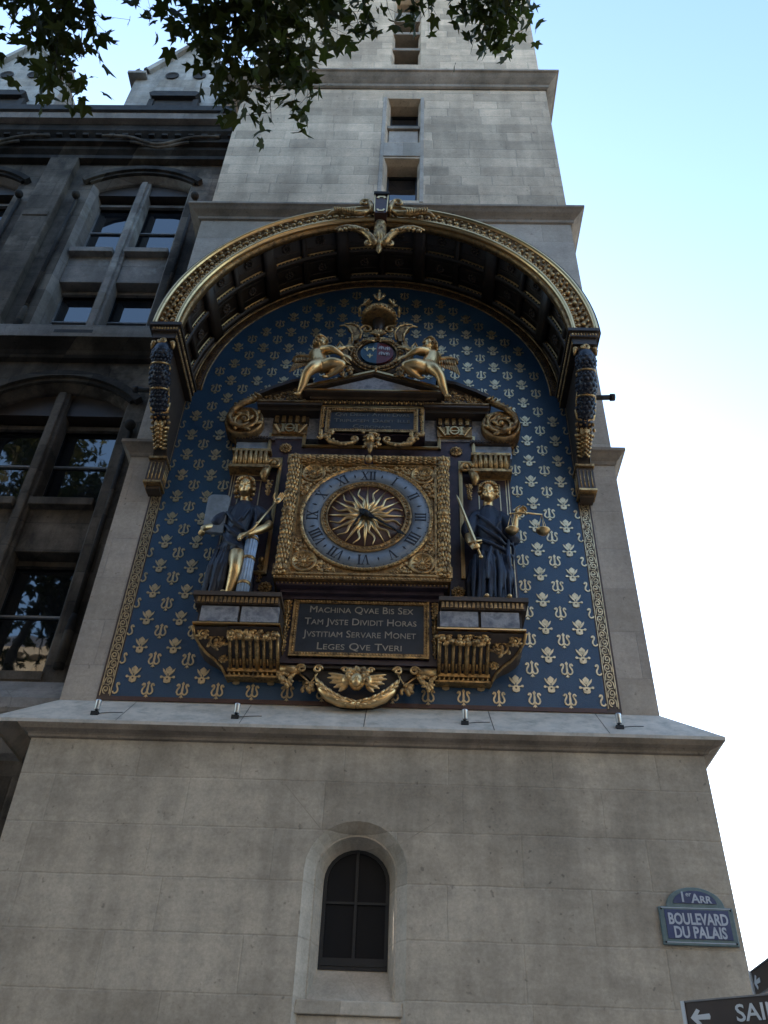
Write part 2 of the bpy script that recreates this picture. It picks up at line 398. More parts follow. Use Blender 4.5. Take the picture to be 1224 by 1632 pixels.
# ------------------------------------------------------------------ ground
def sheet(name, x0, x1, y0, y1, z, mat, kind='structure'):
    mb = MB(); mb.add([(x0,y0,z),(x1,y0,z),(x1,y1,z),(x0,y1,z)], [(0,1,2,3)]); o = mb.build(name, mat); o['kind'] = kind; return o
sheet('ground', -900, 900, -900, 900, -.14, 'earth')
sheet('road', -60, 60, -22, -9.6, -.13, 'asphalt')
mb = MB(); mb.box(-60, 60, -9.6, 12, -.135, 0, 0); tag(mb.build('pavement', 'paving'), kind='structure')

# ------------------------------------------------------------------ wall with openings
def arch_pts(h, n=14, inset=0.0):
    c = (h['x0']+h['x1'])/2; a = (h['x1']-h['x0'])/2-inset; r_ = h.get('rise', 0)
    if not r_: return [(h['x1']-inset, h['zs']-inset), (h['x0']+inset, h['zs']-inset)]
    r_ -= inset
    if h.get('seg'):      # flat segmental arch
        rad = (a*a+r_*r_)/(2*r_); t = math.asin(a/rad)
        return [(c+rad*math.sin(t-2*t*k/n), h['zs']+r_-rad+rad*math.cos(t-2*t*k/n)) for k in range(n+1)]
    return [(c+a*math.cos(PI*k/n), h['zs']+r_*math.sin(PI*k/n)) for k in range(n+1)]
def outline(h, inset=0.0, bottom=None):
    zb = h['z0']+(inset if bottom is None else bottom)
    return [(h['x0']+inset, zb), (h['x1']-inset, zb)] + arch_pts(h, 14, inset)
def wall_face(mb, x0, x1, z0, z1, y, holes, mi=0):
    xs = sorted({x0, x1, *[h['x0'] for h in holes], *[h['x1'] for h in holes]})
    zs = sorted({z0, z1, *[h['z0'] for h in holes], *[h['zs']+h.get('rise', 0) for h in holes]})
    for i in range(len(xs)-1):
        for j in range(len(zs)-1):
            cx, cz = (xs[i]+xs[i+1])/2, (zs[j]+zs[j+1])/2
            if any(h['x0'] < cx < h['x1'] and h['z0'] < cz < h['zs']+h.get('rise', 0) for h in holes): continue
            mb.add([(xs[i],y,zs[j]),(xs[i+1],y,zs[j]),(xs[i+1],y,zs[j+1]),(xs[i],y,zs[j+1])], [(0,1,2,3)], mi)
    for h in holes:
        if h.get('rise'):
            P = arch_pts(h); zt = h['zs']+h['rise']
            for a, b in zip(P, P[1:]):
                mb.add([(a[0],y,a[1]),(b[0],y,b[1]),(b[0],y,zt),(a[0],y,zt)], [(0,1,2,3)], mi)
def reveal(mb, h, y0, y1, i0=0.0, i1=0.0, mi=0, skip_bottom=False):
    A, B_ = outline(h, i0), outline(h, i1); n = len(A)
    vs = [(p[0],y0,p[1]) for p in A]+[(p[0],y1,p[1]) for p in B_]
    mb.add(vs, [(i, (i+1)%n, n+(i+1)%n, n+i) for i in range(1 if skip_bottom else 0, n)], mi)
def frame_ring(mb, h, i0, i1, y0, y1, mi=0):
    """flat ring between two insets, with thickness"""
    A, B_ = outline(h, i0), outline(h, i1); n = len(A)
    vs = [(p[0],y0,p[1]) for p in A]+[(p[0],y0,p[1]) for p in B_]+[(p[0],y1,p[1]) for p in A]+[(p[0],y1,p[1]) for p in B_]
    fs = []
    for i in range(n):
        j = (i+1)%n
        fs += [(i,j,n+j,n+i), (2*n+i,3*n+i,3*n+j,2*n+j), (n+i,n+j,3*n+j,3*n+i), (i,2*n+i,2*n+j,j)]
    mb.add(vs, fs, mi)

# ------------------------------------------------------------------ clock tower
TW = thing('clock_tower', 'tall square tower of pale cut stone with stepped string courses carrying the gilded clock', 'tower', (0.05, 2.6, 0))
XL, XR = -2.985, 2.985
# base block
AW = dict(x0=-.345, x1=.525, z0=2.62, zs=3.965, rise=.42)
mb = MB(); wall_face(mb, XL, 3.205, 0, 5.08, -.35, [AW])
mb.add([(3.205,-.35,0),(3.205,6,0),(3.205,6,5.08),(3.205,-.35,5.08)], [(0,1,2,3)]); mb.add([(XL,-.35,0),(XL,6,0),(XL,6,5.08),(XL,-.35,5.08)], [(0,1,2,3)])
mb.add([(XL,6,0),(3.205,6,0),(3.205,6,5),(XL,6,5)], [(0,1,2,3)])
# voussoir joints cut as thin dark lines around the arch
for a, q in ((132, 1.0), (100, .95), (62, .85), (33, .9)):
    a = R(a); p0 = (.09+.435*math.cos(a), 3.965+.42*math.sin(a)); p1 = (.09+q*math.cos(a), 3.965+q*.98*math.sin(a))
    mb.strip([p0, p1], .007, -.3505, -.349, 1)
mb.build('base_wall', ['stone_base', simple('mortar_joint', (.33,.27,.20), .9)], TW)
aw = MB(); reveal(aw, AW, -.35, -.24, 0, .085, 0, True); frame_ring(aw, AW, .085, .098, -.24, -.21); reveal(aw, AW, -.215, -.16, .098, .11, 0, True); reveal(aw, AW, -.165, -.02, .11, .155, 0, True)
W1 = aw.build('arched_window', 'surround', TW)
sb = MB(); sb.add([(-.30,-.245,2.98),(.48,-.245,2.98),(.40,-.02,3.29),(-.21,-.02,3.29),(-.30,-.245,2.6),(.48,-.245,2.6)], [(0,1,2,3),(0,4,5,1)])
sb.prism([(-.335,2.90),(.515,2.90),(.50,3.0),(-.32,3.0)], -.33, -.2); sb.prism([(-.30,2.82),(.48,2.82),(.515,2.90),(-.335,2.90)], -.30, -.2)
sb.build('sill', 'surround', W1, .008)
gb = MB(); h = dict(x0=-.345+.15, x1=.525-.15, z0=3.27, zs=3.965, rise=.275); o_ = outline(h)
gb.add([(p[0],-.03,p[1]) for p in o_], [tuple(range(len(o_)))]); gb.build('pane', 'glass_dim', W1)
fb = MB(); frame_ring(fb, h, 0, .03, -.045, -.028); fb.box(.078,.102,-.05,-.032,3.28,4.235); fb.box(-.18,.36,-.048,-.034,3.78,3.80); fb.box(-.18,.36,-.052,-.032,3.30,3.36)
fb.build('frame', 'frame_dark', W1)
# glacis and cornice above the base
mb = MB(); mb.course(XL, 2.985, 0, 6, [(0,5.64),(.47,5.21),(.47,5.175)], 0, .86)
mb.course(XL, 3.205, -.35, 6, [(.122,5.176),(.112,5.162),(.09,5.135),(.045,5.115),(.03,5.10),(.025,5.08),(0,5.07)], 1, 1.5)
for x_ in (-1.9,-.62,.62,1.86): mb.box(x_-.004, x_+.004, -.372, -.36, 5.085, 5.11, 1)
for x_ in (-2.2,-1.05,.1,1.3,2.35):
    n_ = Vector((0,-.675,.738)); P_ = [Vector((x_+e,-.47*t,5.64-.43*t))+n_*.0015 for t, e in ((0,-.003),(0,.003),(1,.003),(1,-.003))]
    mb.add(P_, [(0,1,2,3)], 2)
mb.build('ledge', ['lead', 'stone_trim', M['iron']], TW)
# clock storey
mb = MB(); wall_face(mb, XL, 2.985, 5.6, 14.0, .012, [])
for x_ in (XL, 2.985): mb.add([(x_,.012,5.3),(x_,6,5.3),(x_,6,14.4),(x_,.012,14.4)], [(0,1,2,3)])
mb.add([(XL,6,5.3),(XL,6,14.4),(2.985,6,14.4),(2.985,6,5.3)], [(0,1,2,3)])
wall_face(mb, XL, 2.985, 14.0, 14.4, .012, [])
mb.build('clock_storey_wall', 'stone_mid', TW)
for sx in (-1, 1):   # string course only outside the painted panel
    mb = MB(); x0, x1 = (XL, -2.63) if sx < 0 else (2.63, 2.985)
    prof = [(0,9.30),(.13,9.175),(.13,9.13),(.10,9.11),(.06,9.06),(.03,9.03),(.02,8.99),(0,8.98)]
    vs = []
    for o, z in prof:
        if sx > 0: vs += [(x0,.012-o,z),(x1+o,.012-o,z),(x1+o,6,z)]
        else: vs += [(x0-o,6,z),(x0-o,.012-o,z),(x1,.012-o,z)]
    n_ = len(prof); mb.add(vs, [(i*3+k, i*3+k+1, i*3+k+4, i*3+k+3) for i in range(n_-1) for k in range(2)])
    e = 0 if sx > 0 else 2
    mb.add([vs[i*3+e] for i in range(n_)], [tuple(range(n_))])
    mb.build('string_course', 'stone_trim', TW)
# upper storeys
mb = MB(); mb.course(XL, 2.985, .03, 6, [(-.05,14.72),(.215,14.50),(.215,14.455),(.185,14.43),(.15,14.39),(.09,14.34),(.06,14.31),(.05,14.26),(.018,14.24)]); mb.build('string_course', 'stone_trim', TW)
H1 = dict(x0=-.085, x1=.565, z0=15.06, zs=16.44); H2 = dict(x0=-.085, x1=.565, z0=17.0, zs=18.70)
mb = MB(); X1L, X1R = -2.94, 3.0
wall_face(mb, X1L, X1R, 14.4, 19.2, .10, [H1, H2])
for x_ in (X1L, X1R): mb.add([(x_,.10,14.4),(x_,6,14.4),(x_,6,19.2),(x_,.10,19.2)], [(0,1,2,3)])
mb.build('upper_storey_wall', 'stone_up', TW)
mb = MB(); mb.course(X1L, X1R, .10, 6, [(-.05,19.66),(.255,19.42),(.255,19.37),(.22,19.35),(.17,19.28),(.10,19.20),(.07,19.17),(.06,19.10),(.02,19.07)]); mb.build('string_course', 'stone_trim', TW)
H3 = dict(x0=-.075, x1=.54, z0=20.3, zs=23.8)
mb = MB(); X2L, X2R = -2.88, 2.95
wall_face(mb, X2L, X2R, 19.2, 30, .15, [H3])
for x_ in (X2L, X2R): mb.add([(x_,.15,19.2),(x_,6,19.2),(x_,6,30),(x_,.15,30)], [(0,1,2,3)])
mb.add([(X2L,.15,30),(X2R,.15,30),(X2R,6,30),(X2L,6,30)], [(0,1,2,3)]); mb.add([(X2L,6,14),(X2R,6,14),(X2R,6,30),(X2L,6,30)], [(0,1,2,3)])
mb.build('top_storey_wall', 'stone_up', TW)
mb = MB(); mb.course(X2L, X2R, .15, 6, [(-.05,25.0),(.22,24.75),(.22,24.7),(.15,24.6),(.06,24.5),(.02,24.4)]); mb.build('string_course', 'stone_trim', TW)
# slit windows: chamfered jambs, sills, recessed panes
def slit(h, y, lights, name='slit_window'):
    mb = MB(); reveal(mb, h, y, y+.13, 0, .055); h2 = dict(x0=h['x0']+.055, x1=h['x1']-.055, z0=h['z0']+.055, zs=h['zs']-.055)
    reveal(mb, h2, y+.13, y+.42, 0, 0)
    o = mb.build(name, 'stone_up', TW)
    p = MB(); p.add([(h2['x0'],y+.36,h2['z0']),(h2['x1'],y+.36,h2['z0']),(h2['x1'],y+.36,h2['zs']),(h2['x0'],y+.36,h2['zs'])], [(0,1,2,3)]); p.build('pane', 'glass', o)
    f = MB(); frame_ring(f, h2, 0, .03, y+.33, y+.365)
    for z in lights.get('bars', []): f.box(h2['x0'], h2['x1'], y+.335, y+.37, z-.018, z+.018)
    f.build('frame', 'frame_dark', o)
    for z, t in lights.get('sills', []):
        s_ = MB(); s_.prism([(h['x0']+.02,z),(h['x1']-.02,z),(h['x1']-.02,z-t),(h['x0']+.02,z-t)], y+.02, y+.35); s_.build('sill', 'stone_trim', o, .01)
    return o
slit(H2, .10, dict(bars=[18.3], sills=[(17.66, .10)]))
slit(H1, .10, dict(bars=[15.32, 15.42]))
slit(H3, .15, dict(bars=[20.6], sills=[(21.15,.12),(21.95,.12),(23.0,.5)]))
for x_ in (-.135, .585):
    mb = MB(); mb.box(x_-.035, x_+.035, .085, .12, 15.0, 18.74); mb.build('jamb_moulding', 'stone_mid', TW, .012)
mb = MB(); mb.box(-.11, .59, .08, .12, 16.49, 16.96); mb.build('apron', 'stone_mid', TW, .008)
mb = MB(); mb.box(-.03, .51, .17, .4, 17.02, 17.57); mb.build('apron', 'stone_mid', TW)

# ------------------------------------------------------------------ palace wing on the left
PY = .5
PB = thing('palace_building', 'soot blackened stone palace wing with mullioned windows left of the clock tower', 'building', (-9.5, 3, 0))
BAYS = (-4.46, -7.60, -10.74)
UP = [dict(x0=c-.90, x1=c+.90, z0=11.78, zs=16.16, rise=.30, seg=1) for c in BAYS]
LO = [dict(x0=c-1.0, x1=c+1.0, z0=6.2, zs=10.45, rise=.38, seg=1) for c in BAYS]
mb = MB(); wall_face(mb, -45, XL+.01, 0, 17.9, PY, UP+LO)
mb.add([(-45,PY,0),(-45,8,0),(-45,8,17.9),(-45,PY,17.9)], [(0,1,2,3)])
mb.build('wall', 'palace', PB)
def flat_course(mb, x0, x1, prof, mi=0):
    """moulding along x; prof [(y,z)]"""
    n = len(prof); vs = [(x0,y,z) for y,z in prof]+[(x1,y,z) for y,z in prof]
    mb.add(vs, [(i,i+1,n+i+1,n+i) for i in range(n-1)]+[tuple(range(n-1,-1,-1)), tuple(range(n,2*n))], mi)
mb = MB(); XE = XL+.006
flat_course(mb, -45, XE, [(2.0,18.5),(.03,18.12),(-.02,18.10),(-.02,17.92),(.02,17.90)], 1)                  # lead gutter
flat_course(mb, -45, XE, [(.5,17.90),(.03,17.90),(.045,17.72),(.16,17.70)], 2)                              # pale fascia
flat_course(mb, -45, XE, [(.5,17.70),(.16,17.695),(.17,17.50),(.27,17.40),(.29,17.33),(.24,17.31),(.24,17.22),(.33,17.20),(.34,17.12),(.42,17.05),(.46,16.98),(.38,16.96),(.38,16.86),(.49,16.82)], 0)
for i in range(44):
    x_ = -13.8+i*.25
    mb.box(x_, x_+.11, .205, .3, 17.40, 17.50, 0)
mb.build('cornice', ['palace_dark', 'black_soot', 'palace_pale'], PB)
for c in (-4.3, -7.5):   # carved scroll dipping on the frieze
    mb = MB(); mb.tube([(c-1.1+.11*k, .20, 17.34-.30*math.exp(-((-1.1+.11*k)/.42)**2)) for k in range(21)], [.035]*21, 6, 0)
    mb.tube([(c-.55+.11*k, .24, 17.22-.22*math.exp(-((-.55+.11*k)/.35)**2)) for k in range(11)], [.03]*11, 6, 0)
    mb.build('carved_scroll', 'palace', PB)
mb = MB(); flat_course(mb, -45, XE, [(.5,11.84),(.22,11.80),(.20,11.60),(.20,11.52)], 0); flat_course(mb, -45, XE, [(.5,11.52),(.205,11.519),(.28,11.46),(.36,11.40),(.42,11.30),(.5,11.28)], 1)
mb.build('string_course', ['palace_pale', 'palace_dark'], PB)  # underside in dark stone: shade under the lip put into the colour
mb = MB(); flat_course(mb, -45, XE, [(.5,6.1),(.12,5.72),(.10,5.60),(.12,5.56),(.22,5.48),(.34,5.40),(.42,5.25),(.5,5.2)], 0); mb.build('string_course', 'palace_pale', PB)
mb = MB(); mb.box(-4.75,-4.18,.199,.26,11.60,11.67); mb.build('vent_slot', 'black_soot', PB)
for c in (-6.03, -9.17):
    mb = MB()
    mb.box(c-.26, c+.26, PY-.14, PY+.02, 11.8, 16.85); mb.box(c-.30, c+.30, PY-.18, PY, 11.8, 12.1); mb.box(c-.22, c+.22, PY-.16, PY, 14.9, 15.02)
    mb.box(c-.24, c+.24, PY-.12, PY+.02, 6.1, 11.25)
    mb.build('pilaster', 'palace', PB, .012)
def palace_window(h, tz0, tz1, stone):
    c = (h['x0']+h['x1'])/2; top = h['zs']+h['rise']; mb = MB()
    reveal(mb, h, PY, PY+.12, 0, .07); reveal(mb, h, PY+.12, PY+.42, .07, .09)
    o = mb.build('window', stone, PB)
    d = MB(); d.prism([(h['x0']+.05,h['zs']-.10),(h['x1']-.05,h['zs']-.10),(h['x1']-.05,top),(h['x0']+.05,top)], PY+.17, PY+.36)
    d.build('tympanum', 'wood', o)  # dark board stands in for the shaded arch soffit; no real tympanum
    m_ = MB(); m_.prism([(c-.10,h['z0']),(c+.10,h['z0']),(c+.10,top-.1),(c-.10,top-.1)], PY+.09, PY+.34)
    m_.prism([(c-.055,h['z0']),(c+.055,h['z0']),(c+.055,top-.12),(c-.055,top-.12)], PY+.04, PY+.09)
    m_.build('mullion', stone, o, .02)
    t = MB()
    for a, b in ((h['x0']+.07, c-.10), (c+.10, h['x1']-.07)):
        t.box(a, b, PY+.14, PY+.36, tz0, tz1)
        t.prism([(a,tz1-.10),(b,tz1-.10),(b,tz1+.02),(a,tz1+.02)], PY+.02, PY+.2)
    t.build('transom', stone, o, .012)
    s_ = MB(); flat_course(s_, h['x0'], h['x1'], [(PY+.4,h['z0']+.10),(PY-.02,h['z0']+.02),(PY-.02,h['z0']-.08),(PY+.03,h['z0']-.12)]); s_.build('sill', stone, o)
    for a, b in ((h['x0']+.04, c-.01), (c+.01, h['x1']-.04)):
        for z0, z1 in ((h['z0']+.06, tz0), (tz1, h['zs']-.14)):
            p = MB(); y = PY+.40; p.add([(a,y,z0),(b,y,z0),(b,y,z1),(a,y,z1)], [(0,1,2,3)]); pn = p.build('pane', 'glass', o)
            f = MB(); w = .05
            for q in ((a,a+w,z0,z1),(b-w,b,z0,z1),(a,b,z0,z0+w),(a,b,z1-w,z1)): f.box(q[0],q[1],y-.05,y+.01,q[2],q[3])
            f.box(a,b,y-.035,y+.005,z0+(z1-z0)*.52,z0+(z1-z0)*.52+.03)
            f.box(a,b,y-.09,y-.03,z1-.10,z1-.03,1)
            f.build('frame', ['frame_pale', stone], pn)
    k_ = MB(); k_.box(h['x0']-.05, h['x1']+.05, PY+.43, PY+.46, h['z0']-.05, top+.05); k_.build('dark_backing', 'black_soot', o)  # black sheet stands in for the unlit room and stops sky leaking through
    # hood mould with ball stops and jamb shafts
    hm = MB(); P = []
    a_ = h['x1']-c
    for g_, w_, d_ in ((.16,.13,.13),(.05,.07,.07)):
        P = arch_pts(dict(h, x0=h['x0']-g_, x1=h['x1']+g_, rise=h['rise']+g_*.8, zs=h['zs']), 16)
        hm.strip(P, w_*.8, PY-d_*.8, PY+.02)
    hm.build('hood_mould', 'palace_dark', o)
    for sx in (-1, 1):
        st = MB(); x_ = c+sx*(a_+.16); st.ell((x_,PY-.10,h['zs']-.52), (.075,.08,.08), 0, 10, 7); st.tube([(x_,PY-.03,h['z0']+.75),(x_,PY-.03,h['zs']-.55)], .032, 8)
        st.lathe([(.06,0),(.06,.5),(.05,.55),(.055,.6),(.035,.7)], (x_,PY-.03,h['z0']+.05), 'Z', 8)
        st.build('jamb_shaft', 'palace_dark', o)
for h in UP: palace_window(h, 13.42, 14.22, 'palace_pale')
for h in LO: palace_window(h, 7.95, 8.72, 'palace')  # same stone as above, darker: soot plus tree shade put into the colour
# dormers and roof
mb = MB(); mb.add([(-45,.5,18.1),(XL,.5,18.1),(XL,6,22.6),(-45,6,22.6)], [(0,1,2,3)]); mb.build('roof', 'slate_roof', PB)
for c in (-4.58, -8.24, -11.9):
    y0, y1 = .75, 3.6; w = 1.08
    mb = MB(); mb.prism([(c-w,18),(c+w,18),(c+w,20.9),(c+.82,21.15),(c,22.55),(c-.82,21.15),(c-w,20.9)], y0, y1)
    dm = mb.build('dormer', 'dormer', PB)
    k = MB()
    for sx in (-1, 1):
        k.prism([(c+sx*.80,21.12),(c+sx*.90,21.22),(c,22.72),(c,22.54)], y0-.10, y0+.25)
        k.box(c+sx*(w-.06)-.20, c+sx*(w-.06)+.20, y0-.16, y0+.3, 20.86, 20.95)
    k.build('coping', 'dormer', dm)
    b = MB()
    for sx in (-1, 1):
        x_ = c+sx*(w-.08); b.ell((x_,y0,21.05), (.13,.12,.12), 0, 8, 6); b.ell((x_-sx*.10,y0-.03,21.22), (.07,.08,.10), 0, 8, 6); b.tube([(x_+sx*.05,y0,21.1),(x_+sx*.13,y0,21.28),(x_+sx*.10,y0,21.4)], [.05,.04,.01], 6)
    b.build('crouching_beast', 'black_soot', dm)
    l = MB(); l.prism([(c-.46,19.72),(c+.46,19.72),(c+.53,19.86),(c+.44,19.93),(c-.44,19.93),(c-.53,19.86)], y0-.20, y0+.02); l.box(c-.40,c+.40,y0-.10,y0+.02,18.0,19.72)
    l.box(c-.52,c-.41,y0-.13,y0,18,19.72); l.box(c+.41,c+.52,y0-.13,y0,18,19.72); l.build('window', 'black_soot', dm)
    ov = MB()
    for dx, dz in ((-.30,.98),(.30,.98)): ov.lathe([(.13,-.004),(.15,.03),(.12,.03),(.10,-.003)], (c+dx,y0,20.05+dz), 'Y', 14); ov.disc(c+dx,20.05+dz,.11,y0-.006,y0,14)
    ov.build('oculus', 'black_soot', dm)
# ------------------------------------------------------------------ painted panel
PN = thing('mosaic_panel', 'deep blue wall panel strewn with gold lilies and lyres inside a scrolled brown border', 'wall panel', (0, 0, 5.65))
HC = (0.0, 10.2)      # centre of the hood's arch
mb = MB()
fld = [(-2.47,5.70),(2.47,5.70),(2.47,10.2)] + [(2.44*math.cos(PI*k/40), 10.2+2.44*math.sin(PI*k/40)) for k in range(1,40)] + [(-2.47,10.2)]
mb.prism(fld, 0.0, .011, 0)
def lily(mb, x, z, k=1.0, mi=1):
    y = -.007; r_ = rnd
    def P(pts): return [(x+a*k, z+b*k) for a, b in pts]
    mb.prism(P([(0,.112),(.036,.078),(.030,.052),(.007,.018),(-.007,.018),(-.030,.052),(-.036,.078)]), y, .0, mi)
    for s in (-1, 1):
        mb.prism(P([(s*.010,-.012),(s*.040,.018),(s*.062,.050),(s*.070,.088),(s*.046,.066),(s*.022,.036),(s*.004,.006)]), y-.0006, .0, mi)
        mb.strip(P([(s*.02,-.030),(s*.066,-.024)]), .012*k, y-.0012, 0, mi); mb.disc(x+s*.068*k, z-.023*k, .016*k, y-.0018, 0, 8, mi)
    mb.disc(x, z-.052*k, .040*k, y-.0024, 0, 12, mi); mb.disc(x-.018*k, z-.072*k, .022*k, y-.003, 0, 8, mi); mb.disc(x+.018*k, z-.072*k, .022*k, y-.0034, 0, 8, mi); mb.disc(x, z-.080*k, .020*k, y-.0038, 0, 8, mi)
    mb.disc(x, z-.046*k, .012*k, y-.0042, 0, 6, 2)
def lyre(mb, x, z, k=1.0, mi=1, half=0):
    y = -.007
    def P(pts): return [(x+a*k, z+b*k) for a, b in pts]
    if not half:
        mb.prism(P([(0,.108),(.019,.080),(.009,.064),(.012,.0),(.008,-.05),(-.008,-.05),(-.012,.0),(-.009,.064),(-.019,.080)]), y, 0, mi)
        mb.prism(P([(0,-.052),(.024,-.092),(.008,-.088),(0,-.10),(-.008,-.088),(-.024,-.092)]), y-.0005, 0, mi)
    for s in ((-1, 1) if not half else (half,)):
        mb.strip(P([(s*.060,.062),(s*.054,.074),(s*.042,.072),(s*.036,.056),(s*.040,.034),(s*.056,.004),(s*.060,-.022),(s*.050,-.046),(s*.032,-.056),(s*.014,-.048),(s*.006,-.030)]), .018*k, y-.001*(1.5+s*.3), 0, mi)
        mb.disc(x+s*.062*k, z+.058*k, .013*k, y-.002, 0, 6, mi)
for j in range(0, 24):
    for k in range(-8, 9):
        for kind in (0, 1):
            if kind == 0: x, z = k*.3535, 5.778+.3425*j
            else: x, z = (k+.5)*.3535, 5.945+.3425*j
            rr = math.hypot(x, max(0, z-10.2)+(0.0 if z < 10.2 else 0.10))
            if z > 9.9 and (abs(x) > 2.25 or rr > 2.22): continue
            if abs(x) > 2.50: continue
            if kind == 0 and abs(x) > 2.42: lyre(mb, x, z, .91, 1, -1 if x > 0 else 1)
            elif abs(x) < 2.40:
                (lyre if kind == 0 else lily)(mb, x, z, rnd.uniform(.90,.94))
mb.build('mosaic_field', ['field', 'gold_flat', 'brown'], PN)
def wave_scroll(mb, pt, L, pitch, w, mi=1):
    """running scroll; pt(s, t) maps length s and offset t to x,z"""
    n = int(L/pitch)
    for i in range(n):
        sgn = 1 if i % 2 else -1; s0 = (i+.5)*pitch
        P = [(s0-pitch*.62, sgn*w*.42), (s0-pitch*.35, sgn*-w*.02+0)]
        sp = [(s0+(.046-.036*q/12)*math.cos(PI-sgn*(q/12)*2*PI*1.25)*pitch/.095, sgn*.008+(.046-.036*q/12)*sgn*math.sin(PI-sgn*(q/12)*2*PI*1.25)*sgn) for q in range(13)]
        mb.strip([pt(*p) for p in sp], [.012]*10+[.015,.016,.013], -.006-.0004*(i % 3), .001, mi)
        mb.strip([pt(s0-pitch*.5, -sgn*.05), pt(s0-pitch*.2, -sgn*.052), pt(s0+pitch*.2, -sgn*.046), pt(s0+pitch*.52, -sgn*.01), pt(s0+pitch*.6, sgn*.03)], .010, -.0075-.0004*(i % 3), .001, mi)
for sx in (-1, 1):
    mb = MB(); xa, xb = sx*2.471, sx*2.617
    mb.box(min(xa,xb), max(xa,xb), 0.0005, .011, 5.655, 10.2, 0)
    for x_ in (2.487, 2.590): mb.box(sx*x_-.0045, sx*x_+.0045, -.008, .002, 5.70, 10.2, 1)
    wave_scroll(mb, lambda s, t: (sx*2.5385+t*.72, 5.72+s), 2.75, .098, .10)
    mb.build('border', ['brown', 'gold_border'], PN)
mb = MB(); mb.box(-2.47, 2.47, -.002, .011, 5.655, 5.70); mb.build('base_strip', 'maroon', PN)
mb = MB(); mb.arc([(2.30,-.006),(2.30,.004),(2.45,.004),(2.45,-.006)], HC, 0.0, PI, 64, 0)
mb.arc([(2.305,-.016),(2.305,.0),(2.325,.0),(2.325,-.016)], HC, 0, PI, 64, 1); mb.arc([(2.43,-.03),(2.43,.0),(2.45,.0),(2.45,-.03)], HC, 0, PI, 64, 1)
wave_scroll(mb, lambda s, t: ((2.375+t*.7)*math.cos(s/2.375), 10.2+(2.375+t*.7)*math.sin(s/2.375)), PI*2.375, .098, .10)
mb.build('arched_border', ['brown', 'gold_dull'], PN)

# ------------------------------------------------------------------ hood
HD = thing('clock_hood', 'dark coffered barrel hood with gilded leaf moulding sheltering the clock', 'canopy', (0, 0, 10.2))
mb = MB(); mb.arc([(2.56,-.99),(2.56,.011),(2.76,.011),(2.76,-.99)], HC, 0, PI, 64, 0)
NB = 7
for i in range(NB+1):
    a = PI*i/NB; a0, a1 = max(0, a-.035), min(PI, a+.035); mb.arc([(2.47,-.98),(2.47,0.0),(2.561,0.0),(2.561,-.98)], HC, a0, a1, 3, 0)
    if i < NB:
        a = PI*(i+.5)/NB; mb.arc([(2.50,-.97),(2.50,-.01),(2.561,-.01),(2.561,-.97)], HC, a-.014, a+.014, 2, 0)
for y0, y1 in ((-.985,-.92), (-.53,-.46), (-.08,0.0)): mb.arc([(2.492,y0),(2.492,y1),(2.561,y1),(2.561,y0)], HC, 0.01, PI-.01, 64, 0)
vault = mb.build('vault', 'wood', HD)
for i in range(NB):
    mb = MB()
    for hlf in (0, 1):
        b0 = PI*(i+.5*hlf)/NB + (.040 if hlf == 0 else .018); b1 = PI*(i+.5*(hlf+1))/NB - (.018 if hlf == 0 else .040)
        for y in (-.535, -.086):
            mb.arc([(2.530,y-.008),(2.530,y+.006),(2.548,y+.006),(2.548,y-.008)], HC, b0, b1, 10, 0, True)
            for q in range(7):
                a = b0+(b1-b0)*(q+.5)/7; mb.ell((2.512*math.cos(a), y-.002, 10.2+2.512*math.sin(a)), (.011,.008,.013), 0, 5, 4)
        am = (b0+b1)/2
        for y in (-.73, -.28):   # rosette sunk in the coffer
            c3 = Vector((2.545*math.cos(am), y, 10.2+2.545*math.sin(am)))
            for q in range(8):
                w = 2*PI*q/8; t = Vector((-math.sin(am), 0, math.cos(am)))
                mb.ell(c3+t*.052*math.cos(w)+Vector((0,.052*math.sin(w),0)), .024, 1, 5, 4)
            mb.ell(c3, .022, 1, 6, 4)
            for e in (-.105, .105):
                mb.arc([(2.551,y+e-.006),(2.551,y+e+.006),(2.559,y+e+.006),(2.559,y+e-.006)], HC, am-.075, am+.075, 6, 1)
    mb.build('coffer', ['gold_smooth', 'wood_brown'], vault)
mb = MB(); mb.arc([(2.762,-1.05),(2.762,.010),(2.782,.010),(2.782,-1.05)], HC, 0, PI, 72, 0); mb.build('lead_cover', 'black_soot', HD)
mb = MB()
def ring_prof(r_, y, rad, n=8): return [(r_+rad*math.cos(2*PI*k/n), y+rad*math.sin(2*PI*k/n)) for k in range(n)]
mb.arc([(2.70,-1.035),(2.715,-1.07),(2.74,-1.078),(2.762,-1.06),(2.762,-.98),(2.70,-.98)], HC, 0, PI, 80, 0)
mb.arc([(2.43,-1.03),(2.44,-1.07),(2.47,-1.078),(2.492,-1.05),(2.492,-.98),(2.43,-.98)], HC, 0, PI, 80, 0)
mb.arc([(2.485,-1.035),(2.56,-1.005),(2.64,-1.005),(2.705,-1.04),(2.705,-.985),(2.485,-.985)], HC, 0, PI, 80, 1)
mb.arc([(2.415,-1.0),(2.415,-.90),(2.49,-.90),(2.49,-1.0)], HC, 0, PI, 80, 1)
for i in range(76):
    a = PI*(i+.5)/76; ca, sa = math.cos(a), math.sin(a)
    def Q(r_, da, y): return (r_*math.cos(a+da), y, 10.2+r_*math.sin(a+da))
    for r_, da, y, s_ in ((2.53,0,-1.035,.030),(2.60,.012,-1.03,.034),(2.665,-.004,-1.035,.026),(2.62,-.014,-1.02,.02),(2.56,.016,-1.02,.018)):
        k = rnd.uniform(.8, 1.15); mb.ell(Q(r_, da+rnd.uniform(-.004,.004), y), (s_*k, s_*.8*k, s_*k*rnd.uniform(.8,1.2)), 2, 6, 4)
